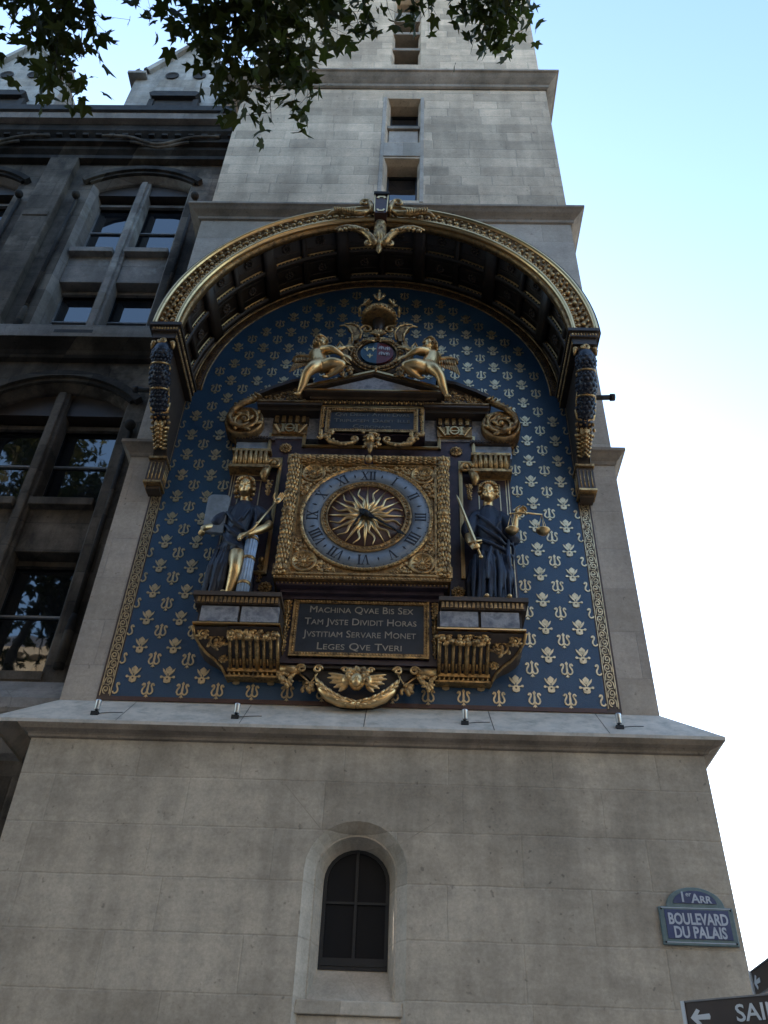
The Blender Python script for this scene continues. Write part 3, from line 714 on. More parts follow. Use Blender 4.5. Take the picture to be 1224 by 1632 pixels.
for i in range(150):
    a = PI*(i+.5)/150; mb.ell((2.492*math.cos(a), -1.062, 10.2+2.492*math.sin(a)), .012, 0, 5, 4)
mb.build('arch_moulding', ['gold_smooth', 'gold_dull', 'gold'], HD)
# keystone, scrolled beasts and pendant
KS = MB(); KS.prism([(-.085,12.62),(.085,12.62),(.095,13.06),(-.095,13.06)], -1.17, -1.0, 0); KS.box(-.11,.11,-1.20,-1.0,13.06,13.12,1)
for s in (-1, 1): KS.prism([(s*.078,12.62),(s*.092,12.62),(s*.102,13.06),(s*.088,13.06)], -1.185, -1.16, 2)
KS.strip([(-.05,12.70),(-.03,12.66),(.03,12.66),(.05,12.70)], .03, -1.18, -1.168, 2); KS.strip([(-.055,12.98),(-.03,13.02),(.03,13.02),(.055,12.98)], .04, -1.18, -1.168, 2)
KS.build('keystone', ['maroon', 'black_soot', 'gold_smooth'], HD)
for s in (-1, 1):
    mb = MB()
    mb.tube([(s*.12,-1.12,12.70),(s*.13,-1.13,12.82),(s*.17,-1.13,12.93)] + spiral3(s*.235, -1.13, 12.93, .075, .02, PI, -1.2, 14, s), [.035]*3+[.034-.0013*k for k in range(15)], 7, 0)
    mb.tube([(s*.14,-1.12,12.74),(s*.26,-1.13,12.66),(s*.42,-1.13,12.66),(s*.56,-1.12,12.72),(s*.69,-1.11,12.70),(s*.76,-1.10,12.63)], [.03,.045,.05,.045,.03,.012], 8, 0)
    for k in range(9): mb.tube([(s*(.36+.035*k),-1.16,12.60+.01*k),(s*(.37+.035*k),-1.19,12.67+.005*k),(s*(.36+.035*k),-1.16,12.74)], .012, 5, 0)
    mb.build('scrolled_beast', 'gold', HD)
mb = MB(); mb.lathe([(.02,.0),(.075,-.02),(.085,-.06),(.06,-.10),(.085,-.13),(.09,-.20),(.07,-.24),(.085,-.26),(.075,-.42),(.06,-.52),(.075,-.54),(.05,-.58),(.035,-.62),(.045,-.65),(.015,-.71),(.0,-.73)], (0,-1.03,12.58), 'Z', 14)
for k in range(10):
    a = 2*PI*k/10; mb.tube([(.075*math.cos(a),-1.03+.075*math.sin(a),12.32),(.078*math.cos(a),-1.03+.078*math.sin(a),12.2),(.06*math.cos(a),-1.03+.06*math.sin(a),12.08)], [.018,.022,.008], 5)
pend = mb.build('pendant', 'gold', HD)
for s in (-1, 1):
    w = MB(); w.tube([(s*.04,-1.04,12.02),(s*.08,-1.06,12.06),(s*.13,-1.08,12.16),(s*.22,-1.09,12.27),(s*.34,-1.09,12.34),(s*.46,-1.09,12.37),(s*.56,-1.09,12.34),(s*.62,-1.09,12.31)], [.05,.06,.055,.05,.048,.04,.028,.01], 8)
    w.tube(spiral3(s*.14, -1.06, 12.03, .055, .012, PI/2, -1.3, 12, s), [.026-.0012*k for k in range(13)], 6)
    for k in range(7): w.ell((s*(.17+.06*k), -1.13, 12.24+.05*math.sin(k*.5)), (.022,.022,.04), 0, 6, 4, Euler((0, s*.7, 0)))
    for k in range(4): w.ell((s*(.40+.055*k), -1.09, 12.31-.008*k), (.018,.02,.035), 0, 6, 4)
    w.build('leaf_scroll', 'gold', pend)
# side consoles
for s in (-1, 1):
    c = s*2.56
    mb = MB()
    mb.box(c-.19, c+.19, -1.12, 0.0, 10.165, 10.215, 0); mb.box(c-.165, c+.165, -1.09, 0.0, 10.09, 10.165, 1); mb.box(c-.145, c+.145, -1.06, 0.0, 9.98, 10.09, 0)
    for k in range(9): mb.ell((c-.14+.035*k, -1.092, 10.125), (.014,.012,.022), 2, 6, 4)
    for k in range(30):
        mb.ell((c-s*.167, -1.06+.035*k, 10.125), (.012,.013,.022), 2, 6, 4); mb.ell((c-s*.147, -1.04+.035*k, 10.03), (.010,.012,.014), 2, 5, 4)
    mb.box(c-s*.150-.006, c-s*.150+.006, -1.05, 0, 9.985, 10.0, 2)
    # cheek plate in the y,z plane behind the body
    prof = [(0,9.98),(-1.02,9.98),(-1.0,9.86),(-.90,9.62),(-.74,9.40),(-.56,9.22),(-.36,9.06),(-.22,8.92),(-.14,8.78),(0,8.78)]
    vs = [(c-.075,y,z) for y,z in prof]+[(c+.075,y,z) for y,z in prof]; n = len(prof)
    mb.add(vs, [tuple(range(n)), tuple(range(2*n-1,n-1,-1))]+[(i,n+i,n+(i+1)%n,(i+1)%n) for i in range(n)], 0)
    for e in (-.078, .078): mb.tube([(c+e,y,z) for y,z in prof[1:9]], .010, 5, 1)
    co = mb.build('console', ['wood', 'wood_brown', 'gold'], HD)
    b = MB()
    ys = [(-.985,9.90,.085),(-.985,9.84,.105),(-.965,9.74,.118),(-.93,9.67,.09),(-.91,9.63,.088),(-.88,9.57,.112),(-.80,9.46,.12),(-.74,9.42,.092),(-.71,9.39,.090),(-.65,9.33,.112),(-.57,9.25,.10),(-.50,9.18,.05)]
    b.tube([(c,y,z) for y,z,_ in ys], [r_ for _,_,r_ in ys], 14, 0, True, True)
    for (y, z, r_), (y2, z2, r2) in zip(ys[1:-1], ys[2:]):
        for t in (.25, .75):
            yy, zz, rr = y+(y2-y)*t, z+(z2-z)*t, r_+(r2-r_)*t
            for k in range(11):
                a = 2*PI*(k+(.5 if t > .5 else 0))/11; b.ell((c+rr*.90*math.cos(a), yy-rr*.90*math.sin(a)*.86, zz-.45*rr*math.sin(a)), (.034,.026,.036), 0, 6, 4)
    b.build('scaled_body', 'deepblue', co)
    g = MB()
    for y, z, r_ in ((-.915,9.645,.106),(-.725,9.405,.108)):
        d = Vector((0,.5,-.86)).normalized()
        P = [Vector((c,y,z))+Vector((math.cos(2*PI*k/16)*r_,0,0))+Vector((1,0,0)).cross(d)*math.sin(2*PI*k/16)*r_ for k in range(17)]
        g.tube(P, .014, 6); g.build('gilt_band', 'gold', co); g = MB()
    for e in (-1, 1):
        g.tube([(c+e*.10,-1.0,9.97),(c+e*.125,-1.02,9.9),(c+e*.13,-1.0,9.84)], [.02,.03,.012], 6); g.ell((c+e*.115,-1.02,9.93), .035, 0, 8, 5)
        g.tube([(c+e*.105,-.80,9.46),(c+e*.11,-.70,9.36),(c+e*.10,-.60,9.26)], [.008,.014,.02], 6)
        g.ell((c+e*.115,-.90,9.60), (.02,.03,.03), 0, 6, 4)
    g.tube(spiral3(c, -1.06, 9.93, .05, .012, PI, 1.2, 12), [.022]*13, 6)
    g.build('gilt_curl', 'gold', co); g = MB()
    g.tube([(c-.11,-.62,9.30),(c-.09,-.56,9.21),(c,-.56,9.16),(c+.09,-.56,9.21),(c+.11,-.62,9.30)], .026, 7)
    g.build('gilt_band', 'gold', co)
    a = MB()
    for row in range(3):
        for k in range(5): a.ell((c-.10+.05*k+.012*(row%2), -.50+.045*row-.02*math.cos((k-2)*.7), 9.17-.05*row), (.022,.026,.028), 0, 6, 4)
    for col in range(-2, 3):
        for row in range(6):
            z = 9.06-.036*row; y = -.40+.034*row-.03*(2-abs(col))*.6; a.ell((c+col*(.042-.003*row), y-.055+.012*abs(col), z), (.020,.022,.046), 0, 6, 5, Euler((R(-35), col*.30, 0)))
    a.tube([(c,-.47,9.12),(c,-.38,9.02),(c,-.27,8.90)], [.065,.06,.04], 10); a.build('acanthus_leaf', 'gold', co)
    f = MB(); f.box(c-.085,c+.085,-.17,0,8.78,8.82,0); f.box(c-.112,c+.112,-.235,0,8.75,8.78,1); f.box(c-.098,c+.098,-.20,0,8.40,8.75,0); f.box(c-.106,c+.106,-.225,0,8.375,8.405,1); f.box(c-.08,c+.08,-.15,0,8.33,8.375,0)
    for k in range(4): f.tube([(c-.066+.044*k,-.203,8.44),(c-.066+.044*k,-.206,8.70)], .007, 5, 1)
    for k in range(3): f.tube([(c-s*.100,-.05-.05*k,8.44),(c-s*.100,-.05-.05*k,8.70)], .007, 5, 1)
    f.build('fluted_block', ['wood_brown', 'gold'], co)
    w = MB(); w.tube([(c+s*.05,-.60,9.53),(c+s*.34,-.60,9.545)], .032, 8); w.tube([(c+s*.33,-.60,9.545),(c+s*.385,-.60,9.547)], .045, 8); w.build('waterspout', 'black_soot', HD)
# ------------------------------------------------------------------ ornament helpers
def blob_fill(mb, inside, x0, x1, z0, z1, y, n, s0, s1, mi=0, seed=1, depth=.8):
    r_ = random.Random(seed); k = 0; t = 0
    while k < n and t < n*20:
        t += 1; x = r_.uniform(x0, x1); z = r_.uniform(z0, z1)
        if not inside(x, z): continue
        s = r_.uniform(s0, s1); mb.ell((x, y+r_.uniform(-.006,.006), z), (s, s*depth, s*r_.uniform(.6,2.0)), mi, 6, 4, Euler((0, r_.uniform(0, PI), 0))); k += 1
def rosette(mb, x, z, y, r_, n=10, mi=0):
    mb.lathe([(r_,-.004),(r_,.010),(r_*.85,.014),(r_*.3,.004)], (x,y,z), 'Y', 20, mi)
    for k in range(n):
        a = 2*PI*k/n; mb.ell((x+r_*.62*math.cos(a), y-.012, z+r_*.62*math.sin(a)), (r_*.26,r_*.2,r_*.17), mi, 6, 4, Euler((0,-a,0)))
        mb.ell((x+r_*.98*math.cos(a+.3), y-.006, z+r_*.98*math.sin(a+.3)), (r_*.16,r_*.16,r_*.16), mi, 5, 4)
    mb.ell((x,y-.016,z), (r_*.28,r_*.3,r_*.28), mi, 8, 5)
def leaf_roll(mb, p0, p1, r_, rows, mi=0):
    """bundle of overlapping laurel leaves round a rod"""
    p0, p1 = Vector(p0), Vector(p1); d = (p1-p0).normalized(); mb.tube([p0, p1], r_*.82, 10, mi)
    sidev = d.cross(Vector((0,-1,0))).normalized(); L = (p1-p0).length
    q = d.to_track_quat('Z', 'Y').to_matrix()
    for i in range(rows):
        c = p0 + d*L*(i+.5)/rows
        for k in range(-2, 3):
            a = (k+(.5 if i % 2 else 0))*.55
            mb.ell(c + sidev*math.sin(a)*r_*.85 + Vector((0,-1,0))*math.cos(a)*r_*.85, (r_*.27, r_*.27, L/rows*.62), mi, 5, 4, q)
def drop(mb, x, z0, z1, y, w, seed, mi=0):
    r_ = random.Random(seed); n = int((z0-z1)/.03)
    for i in range(n):
        z = z0-(z0-z1)*i/n; k = w*(.55+.45*math.sin(i*1.1+seed)**2)*(1-.5*i/n)
        for e in (-1, 0, 1): mb.ell((x+e*k*.6+r_.uniform(-.006,.006), y-.012*(1-abs(e)), z+r_.uniform(-.008,.008)), (k*.42,.014,.019), mi, 6, 4, Euler((0,e*.6,0)))
def foliage_scroll(mb, cx, cz, y, r_, a0, turns, sx, mi=0, w=.012):
    P = spiral3(cx, y, cz, r_, r_*.12, a0, turns, 20, sx); mb.tube(P, [w*(1-.5*k/20) for k in range(21)], 5, mi)
    for k in range(1, 17, 2):
        p = Vector(P[k]); o = (p-Vector((cx,y,cz))).normalized()
        mb.ell(p+o*w*1.2, (w*1.3,w*.8,w*2.2), mi, 5, 4, Euler((0, math.atan2(o.x, o.z)+.7*sx, 0)))
    mb.ell((cx,y-.004,cz), w*1.7, mi, 6, 4)

# ------------------------------------------------------------------ clock surround
SU = thing('clock_surround', 'plum marble surround edged in gold with rosettes, pediment and scrolled shoulders behind the dial', 'surround', (0, -.05, 6.7))
mb = MB()
OUT = [(-1.10,6.78),(-1.20,6.78),(-1.20,7.15),(-1.085,7.15),(-1.085,8.84),(-1.255,8.84),(-1.255,9.26),(-.835,9.26),(-.835,9.075),(.835,9.075),(.835,9.26),(1.255,9.26),(1.255,8.84),(1.085,8.84),(1.085,7.15),(1.20,7.15),(1.20,6.78)]
mb.prism(OUT+[(1.10,6.78)], -.13, 0.0); SUb = mb.build('back_plate', 'plum', SU)
mb = MB()
def gilt_line(mb, pts, w, y0, y1, mi=0):
    for i, (a, b) in enumerate(zip(pts, pts[1:])):
        e = .0006*(i % 2)
        if abs(a[0]-b[0]) < 1e-6: mb.box(a[0]-w/2, a[0]+w/2, y0-e, y1, min(a[1],b[1])-w/2, max(a[1],b[1])+w/2, mi)
        else: mb.box(min(a[0],b[0])-w/2, max(a[0],b[0])+w/2, y0-e, y1, a[1]-w/2, a[1]+w/2, mi)
gilt_line(mb, OUT[2:15], .042, -.155, -.12, 0); gilt_line(mb, OUT[2:15], .016, -.168, -.12, 0)
mb.build('gilt_moulding', 'gold_smooth', SU)
for x, z in ((-1.05,9.035),(1.04,9.03),(-1.055,6.955),(1.025,6.95)):
    mb = MB(); rosette(mb, x, z, -.14, .072); mb.build('rosette', 'gold', SU)
for s in (-1, 1):
    mb = MB(); mb.box(min(s*1.06,s*1.68), max(s*1.06,s*1.68), -.075, 0, 6.6, 8.72, 0)
    for x_, zt in ((1.655,8.66),(1.625,8.63),(1.55,8.55)): mb.box(s*x_-.006, s*x_+.006, -.083, -.07, 6.7, zt, 1); mb.box(min(s*1.24,s*x_), max(s*1.24,s*x_), -.0836, -.07, zt-.006, zt+.006, 1)
    mb.box(s*1.30-.006, s*1.30+.006, -.083, -.07, 6.7, 8.55, 1)
    nc = mb.build('niche_panel', ['plum', 'gold_flat'], SU)
    mb = MB(); x0, x1 = (1.235, 1.66); a, b = sorted((s*x0, s*x1))
    mb.box(a-.03, b+.03, -.235, 0, 8.635, 8.675, 0); mb.box(a, b, -.17, 0, 8.675, 8.90, 1); mb.box(a-.02, b+.03, -.23, 0, 8.90, 8.94, 0)
    for k in range(7): 
        xx = a+.03+(b-a-.06)*k/6; mb.tube([(xx,-.18,8.69),(xx,-.205,8.78),(xx,-.225,8.90)], [.026,.032,.022], 6, 0); mb.ell((xx+.03,-.185,8.80), (.012,.02,.06), 0, 5, 4)
    mb.build('fluted_capital', ['gold', 'gold_dull'], SU)
    mb = MB(); mb.box(a-.01, b+.06 if s > 0 else b, -.12, 0, 8.945, 9.145, 0); mb.build('frieze_slab', 'marble_blue', SU)
    mb = MB(); mb.box(a-.02, b+.04, -.17, 0, 9.147, 9.20, 0)
    for k in range(12): mb.box(a+.036*k, a+.036*k+.02, -.19, -.16, 9.155, 9.192, 0)
    mb.build('dentil_course', 'wood_brown', SU)
    # lion scroll on the frame
    mb = MB(); mb.tube(spiral3(s*1.15, -.19, 8.72, .085, .015, 0, 1.3, 18, s), [.03-.001*k for k in range(19)], 7); mb.tube([(s*1.22,-.19,8.68),(s*1.26,-.17,8.56),(s*1.24,-.17,8.46)], [.05,.055,.02], 8)
    mb.ell((s*1.15,-.21,8.72), .035, 0, 8, 5); drop(mb, s*1.18, 8.46, 8.22, -.17, .05, 3+s); mb.build('scroll_bracket', 'gold', SU)
    # shoulder: grey frieze, monogram, guttae, cornice, scroll
    mb = MB(); mb.prism([(s*.66,9.20),(s*1.50,9.20),(s*1.50,9.60),(s*.66,9.60)], -.14, 0, 0); mb.build('marble_frieze', 'marble', SU)
    mb = MB(); mb.box(s*1.025-.215, s*1.025+.215, -.175, -.1, 9.245, 9.415, 0)
    for e in (-.085, .085): mb.box(s*1.025+e-.014, s*1.025+e+.014, -.20, -.17, 9.265, 9.40, 1); mb.box(s*1.025+e-.03, s*1.025+e+.03, -.199, -.17, 9.262, 9.278, 1); mb.box(s*1.025+e-.03, s*1.025+e+.03, -.199, -.17, 9.388, 9.403, 1)
    mb.strip([(s*1.025+.055*math.cos(t*PI/8), 9.333+.062*math.sin(t*PI/8)) for t in range(17)], .02, -.205, -.17, 1); mb.box(s*1.025-.085, s*1.025+.085, -.198, -.17, 9.325, 9.341, 1)
    for e in (-1, 1):
        for k in range(5): mb.ell((s*1.025+e*(.13+.016*k), -.19, 9.27+.028*k), (.012,.012,.032), 1, 6, 4, Euler((0, e*.7, 0))); mb.ell((s*1.025+e*(.135+.012*k), -.188, 9.30+.022*k), (.010,.012,.026), 1, 6, 4, Euler((0, -e*.5, 0)))
    mb.build('monogram_panel', ['gold_dull', 'gold_smooth'], SU)
    mb = MB(); mb.box(s*1.025-.225, s*1.025+.225, -.17, -.05, 9.42, 9.56, 0)
    for k in range(5): mb.box(s*1.025-.20+.085*k, s*1.025-.20+.085*k+.045, -.195, -.16, 9.44, 9.55, 1)
    mb.build('triglyph', ['wood', 'gold'], SU)
    mb = MB(); xa, xb = sorted((s*.64, s*1.45)); mb.box(xa, xb, -.33, 0, 9.615, 9.66, 0); mb.box(xa, xb, -.28, 0, 9.56, 9.612, 1); mb.box(xa, xb, -.345, -.30, 9.655, 9.672, 2); mb.build('cornice', ['wood_brown', 'wood', 'gold_dull'], SU)
    mb = MB()   # raking scroll with carved field and great volute
    mb.prism([(s*.80,9.672),(s*1.43,9.672),(s*1.50,9.80),(s*1.30,9.93),(s*1.0,10.08),(s*.84,10.12)], -.22, 0, 1)
    blob_fill(mb, lambda x, z: 9.69 < z < 10.07-.40*(abs(x)-.84) and .84 < abs(x) < 1.46, *sorted((s*.82, s*1.47)), 9.68, 10.12, -.225, 230, .010, .024, 0, 11)
    mb.build('carved_raking_field', ['gold_dull', 'wood_brown'], SU)
    mb = MB(); mb.strip([(s*.80,10.15),(s*1.05,10.09),(s*1.30,9.96),(s*1.48,9.84)], .05, -.30, 0, 0); mb.build('raking_cornice', 'wood', SU)
    mb = MB()
    mb.lathe([(.245,-.20),(.245,.0),(.225,.018),(.20,.0),(.0,.0)], (s*1.60,-.24,9.40), 'Y', 28, 0)
    mb.tube([(s*1.44,-.24,9.83),(s*1.53,-.28,9.74),(s*1.66,-.29,9.65),(s*1.76,-.28,9.54),(s*1.79,-.28,9.42),(s*1.74,-.28,9.31),(s*1.62,-.28,9.26),(s*1.52,-.28,9.33)], [.03,.045,.045,.04,.035,.03,.026,.015], 9, 0)
    foliage_scroll(mb, s*1.60, 9.40, -.265, .19, 2.0, 1.5, s, 1, .024)
    for k in range(6): mb.ell((s*(1.46+.05*k), -.31, 9.80-.035*k), (.022,.02,.05), 1, 6, 4, Euler((0, s*1.0, 0)))
    for k in range(5): mb.ell((s*(1.42+.03*k), -.27, 9.90+.02*(k%2)-.02*k), (.02,.02,.045), 1, 6, 4, Euler((0, s*(.3*k-.5), 0)))
    mb.build('volute', ['gold_dull', 'gold'], SU)
# pediment
mb = MB()
mb.prism([(-.86,9.80),(.86,9.80),(.86,9.83),(0,10.13),(-.86,9.83)], -.30, 0, 0); pd = mb.build('pediment', 'wood', SU)
mb = MB(); mb.prism([(-.66,9.806),(.66,9.806),(0,10.055)], -.405, -.29); mb.build('tympanum', 'marble', pd)
mb = MB()
for s in (-1, 1): mb.prism([(0,10.09),(s*.90,9.775),(s*.90,9.82),(0,10.13)], -.435, -.28, 0); mb.prism([(0,10.115),(s*.915,9.80),(s*.915,9.83),(0,10.147)], -.455, -.28, 1)
mb.box(-.86, .86, -.42, -.05, 9.765, 9.80, 0); mb.box(-.80,.80,-.34,-.05,9.72,9.763,0); mb.box(-.87,.87,-.43,-.40,9.785,9.803,1)
mb.build('cornice', ['wood_brown', 'gold_smooth'], pd)
mb = MB(); mb.box(-.74,.74,-.30,-.05,9.655,9.72,0)
for k in range(25): mb.ell((-.72+.06*k,-.305,9.69), (.020,.016,.026), 1, 6, 4); mb.prism([(-.70+.06*k,9.712),(-.678+.06*k,9.712),(-.689+.06*k,9.665)], -.32, -.295, 1)
mb.build('egg_and_dart', ['wood', 'gold'], pd)

# ------------------------------------------------------------------ tablets with inscriptions
def tablet(name, label, x, z0, z1, xi, zi0, zi1, y, lines, size, tmat, loc):
    t = thing(name, label, 'plaque', loc)
    mb = MB(); mb.box(-x, x, y, -.02, z0, z1, 0); mb.build('back_plate', 'plum', t)
    mb = MB(); gilt_line(mb, [(-x+.02,z0),(-x+.02,z1-.02),(x-.02,z1-.02),(x-.02,z0)], .022, y-.012, y+.01); mb.build('edge_line', 'gold_smooth', t)
    f = MB()
    for w_, yy, m_ in ((.055, -.030, 0), (.020, -.042, 1)):
        o = (w_-.02)*.0
        f.box(-xi-.055, -xi-.055+w_, y+yy, y, zi0-.055, zi1+.055, m_); f.box(xi+.055-w_, xi+.055, y+yy, y, zi0-.055, zi1+.055, m_)
        f.box(-xi-.055+w_, xi+.055-w_, y+yy, y, zi1+.055-w_, zi1+.055, m_); f.box(-xi-.055+w_, xi+.055-w_, y+yy, y, zi0-.055, zi0-.055+w_, m_)
    n = int(2*xi/.03)
    for k in range(n):
        xx = -xi+2*xi*(k+.5)/n
        for zz in (zi0-.02, zi1+.02): f.ell((xx,y-.032,zz), (.011,.010,.014), 1, 5, 4, Euler((0,.5,0)))
    n = int((zi1-zi0)/.03)
    for k in range(n):
        for xx in (-xi-.02, xi+.02): f.ell((xx,y-.032,zi0+(zi1-zi0)*(k+.5)/n), (.011,.010,.014), 1, 5, 4, Euler((0,.5,0)))
    f.build('gilt_frame', ['gold_dull', 'gold'], t)
    s_ = MB(); s_.box(-xi, xi, y-.012, y, zi0, zi1); s_.build('slate', 'slate', t)
    L = MB(); h = (zi1-zi0)/len(lines)
    for i, (tx, mw) in enumerate(lines): text_mesh(L, tx, 0.0, zi1-h*(i+.5), size*.86, y-.0145, .006, 0, 0.0, True, maxw=mw)
    L.build('inscription', tmat, t)
    for s in (-1, 1):
        g = MB(); xx = s*(xi+.055+(x-xi-.055)/2); g.tube([(xx,y-.01,z1-.05),(xx,y-.01,z0+.08)], .008, 5); drop(g, xx, z1-.06, z0+(z1-z0)*.12, y-.012, (x-xi-.055)*.42, 5+s); g.build('garland', 'gold', t)
    return t
M['letters_dim'] = simple('darker_gilt_letters', (.20,.18,.15), .45, .4, .2, 12)  # same gilt letters in a darker tone
M['letters'] = simple('gilt_letters', (.40,.35,.28), .4, .4, .2, 12)
tablet('inscription_plaque', 'upper dark slate tablet with a three line Latin text under the pediment', .655, 9.14, 9.65, .515, 9.215, 9.525, -.29,
       [('Qvi Dedit Ante Dvas', .92), ('Triplicem Dabit Ille', .94), ('Coronam', .46)], .098, 'letters_dim', (0,-.1,9.14))
tp = tablet('inscription_plaque', 'larger dark slate tablet with a four line Latin text below the dial', .83, 6.02, 6.84, .655, 6.135, 6.725, -.19,
       [('Machina Qvae Bis Sex', 1.08), ('Tam Jvste Dividit Horas', 1.16), ('Jvstitiam Servare Monet', 1.16), ('Leges Qve Tveri', .86)], .135, 'letters', (0,-.05,6.02))
# swag with mask between the upper tablet and the dial
SW = thing('gilded_swag', 'gilded horned swag with a small mask hanging between upper tablet and dial', 'ornament', (0,-.25,8.75))
for s in (-1, 1):
    mb = MB(); P = [(.55,9.13),(.54,9.05),(.48,8.97),(.36,8.93),(.24,8.95),(.16,9.0)]
    mb.tube([(s*x,-.33,z) for x,z in P], [.02,.03,.034,.034,.03,.02], 8); mb.tube(spiral3(s*.20,-.34,9.02,.055,.012,-1.2,-1.2,12,s), [.018]*13, 6)
    for k in range(5): mb.ell((s*(.30+.05*k),-.35,8.92+.008*k*k), (.02,.018,.03), 0, 6, 4)
    blob_fill(mb, lambda x, z: True, s*.55-.08, s*.55+.08, 9.02, 9.15, -.35, 16, .016, .03, 0, 21); mb.build('swag_arm', 'gold', SW)
mb = MB(); mb.ell((0,-.37,9.0), (.055,.06,.075), 0, 10, 8); mb.ell((0,-.43,8.985), (.013,.02,.022), 0, 6, 4); mb.ell((0,-.41,8.945), (.025,.02,.012), 0, 6, 4)
for e in (-1, 1): mb.ell((e*.022,-.415,9.015), (.012,.01,.008), 0, 6, 4)
blob_fill(mb, lambda x, z: math.hypot(x, z-9.0) > .055, -.11, .11, 8.88, 9.12, -.35, 30, .016, .03, 0, 22); mb.tube([(0,-.35,8.92),(0,-.36,8.84),(0,-.37,8.76)], [.05,.035,.012], 8); mb.build('mask', 'gold', SW)

# ------------------------------------------------------------------ the clock
CK = thing('tower_clock', 'round blue grey dial with Roman numerals and a golden sunburst in a square gilded frame', 'clock', (0,-.1,6.85))
CZ = 7.745; CX0 = .008
mb = MB(); mb.box(-.915,.915,-.40,-.05,6.96,8.60,0); mb.box(-.93,.93,-.44,-.05,6.88,6.957,1); mb.box(-.90,.90,-.38,-.05,6.84,6.878,0); mb.box(-.86,.86,-.30,-.05,6.80,6.838,0); mb.box(-.84,.84,-.24,-.05,6.76,6.798,0)
cs = mb.build('case', ['plum', 'gold_dull'], CK)
mb = MB()
for k in range(56): mb.ell((-.92+.0335*k,-.443,6.90), (.012,.010,.013), 0, 5, 4)
for k in range(44): mb.ell((-.88+.041*k,-.385,6.86), (.010,.010,.010), 0, 5, 4)
mb.box(-.935,.935,-.452,-.43,6.932,6.955,0); mb.build('bead_row', 'gold', cs)
mb = MB(); mb.box(-.80,.80,-.415,-.395,6.97,8.53,0); sp = mb.build('gilt_square', 'gold_dull', CK)
for sx in (-1, 1):
    for sz in (-1, 1):
        mb = MB(); cx, cz = sx*.63, CZ+sz*.63
        blob_fill(mb, lambda x, z: .77 < math.hypot(x-CX0, z-CZ) and math.hypot(x-cx, z-cz) > .15 and abs(x) < .77 and 6.99 < z < 8.50, *sorted((sx*.30, sx*.78)), *sorted((CZ+sz*.30, CZ+sz*.77)), -.42, 70, .010, .022, 0, 30+sx+2*sz)
        foliage_scroll(mb, sx*.44, CZ+sz*.70, -.425, .06, 0, 1.3, sx, 0, .010); foliage_scroll(mb, sx*.71, CZ+sz*.42, -.425, .06, 1, 1.3, -sx, 0, .010)
        mb.build('scroll_carving', 'gold', sp)
for sx in (-1, 1):
    for sz in (-1, 1):
        cx, cz = sx*.63, CZ+sz*.63; mb = MB()
        mb.lathe([(.140,0),(.140,.022),(.125,.030),(.110,.020),(.108,.008),(0,.008)], (cx,-.412,cz), 'Y', 28)
        for k in range(12):
            a = 2*PI*k/12; mb.tube([(cx,-.425,cz),(cx+.095*math.cos(a),-.424,cz+.095*math.sin(a))], [.009,.005], 5)
        mb.strip(spiral(cx, cz, .02, .085, 0, 1, 20), .010, -.432, -.42); mb.ell((cx,-.43,cz), (.028,.02,.028), 0, 8, 5); mb.build('roundel', 'gold', CK)
for s in (-1, 1):
    mb = MB(); leaf_roll(mb, (s*.862,-.42,6.98), (s*.862,-.42,8.55), .072, 24); mb.box(s*.775-.012, s*.775+.012, -.445, -.40, 6.97, 8.50)
    mb.ell((s*.862,-.47,7.77), (.06,.05,.06), 0, 8, 5)
    for k in range(6): mb.ell((s*.862+.055*math.cos(k*PI/3),-.47,7.77+.055*math.sin(k*PI/3)), .022, 0, 6, 4)
    mb.build('laurel_column', 'gold', CK)
    for z_ in (8.58, 6.99):
        mb = MB(); mb.box(s*.862-.085, s*.862+.085, -.45, -.40, z_-.07, z_+.07)
        for k in range(8): mb.ell((s*.862+.05*math.cos(k*PI/4),-.46,z_+.05*math.sin(k*PI/4)), (.026,.02,.026), 0, 6, 4)
        mb.ell((s*.862,-.47,z_), .03, 0, 6, 4); mb.build('corner_block', 'gold', CK)
mb = MB(); leaf_roll(mb, (-.78,-.43,8.58), (-.05,-.43,8.58), .062, 14); leaf_roll(mb, (.78,-.43,8.58), (.05,-.43,8.58), .062, 14); mb.ell((0,-.47,8.57), (.05,.045,.06), 0, 8, 5); mb.box(-.79,.79,-.44,-.40,8.495,8.52); mb.build('laurel_bar', 'gold', CK)
DC = (CX0,-.415,CZ)
mb = MB(); mb.lathe([(.745,0),(.745,.022),(.73,.034),(.715,.03),(.70,.014),(.0,.013)], DC, 'Y', 72)
for k in range(90): a = 2*PI*k/90; mb.ell((CX0+.727*math.cos(a),-.448,CZ+.727*math.sin(a)), .0135, 0, 5, 4)
dl = mb.build('dial_rim', 'gold', CK)
mb = MB(); mb.lathe([(.702,.0135),(.702,.0165),(.50,.0165),(.50,.0135)], DC, 'Y', 72); dr = mb.build('dial_ring', 'tile', CK)
mb = MB(); yn = -.4335
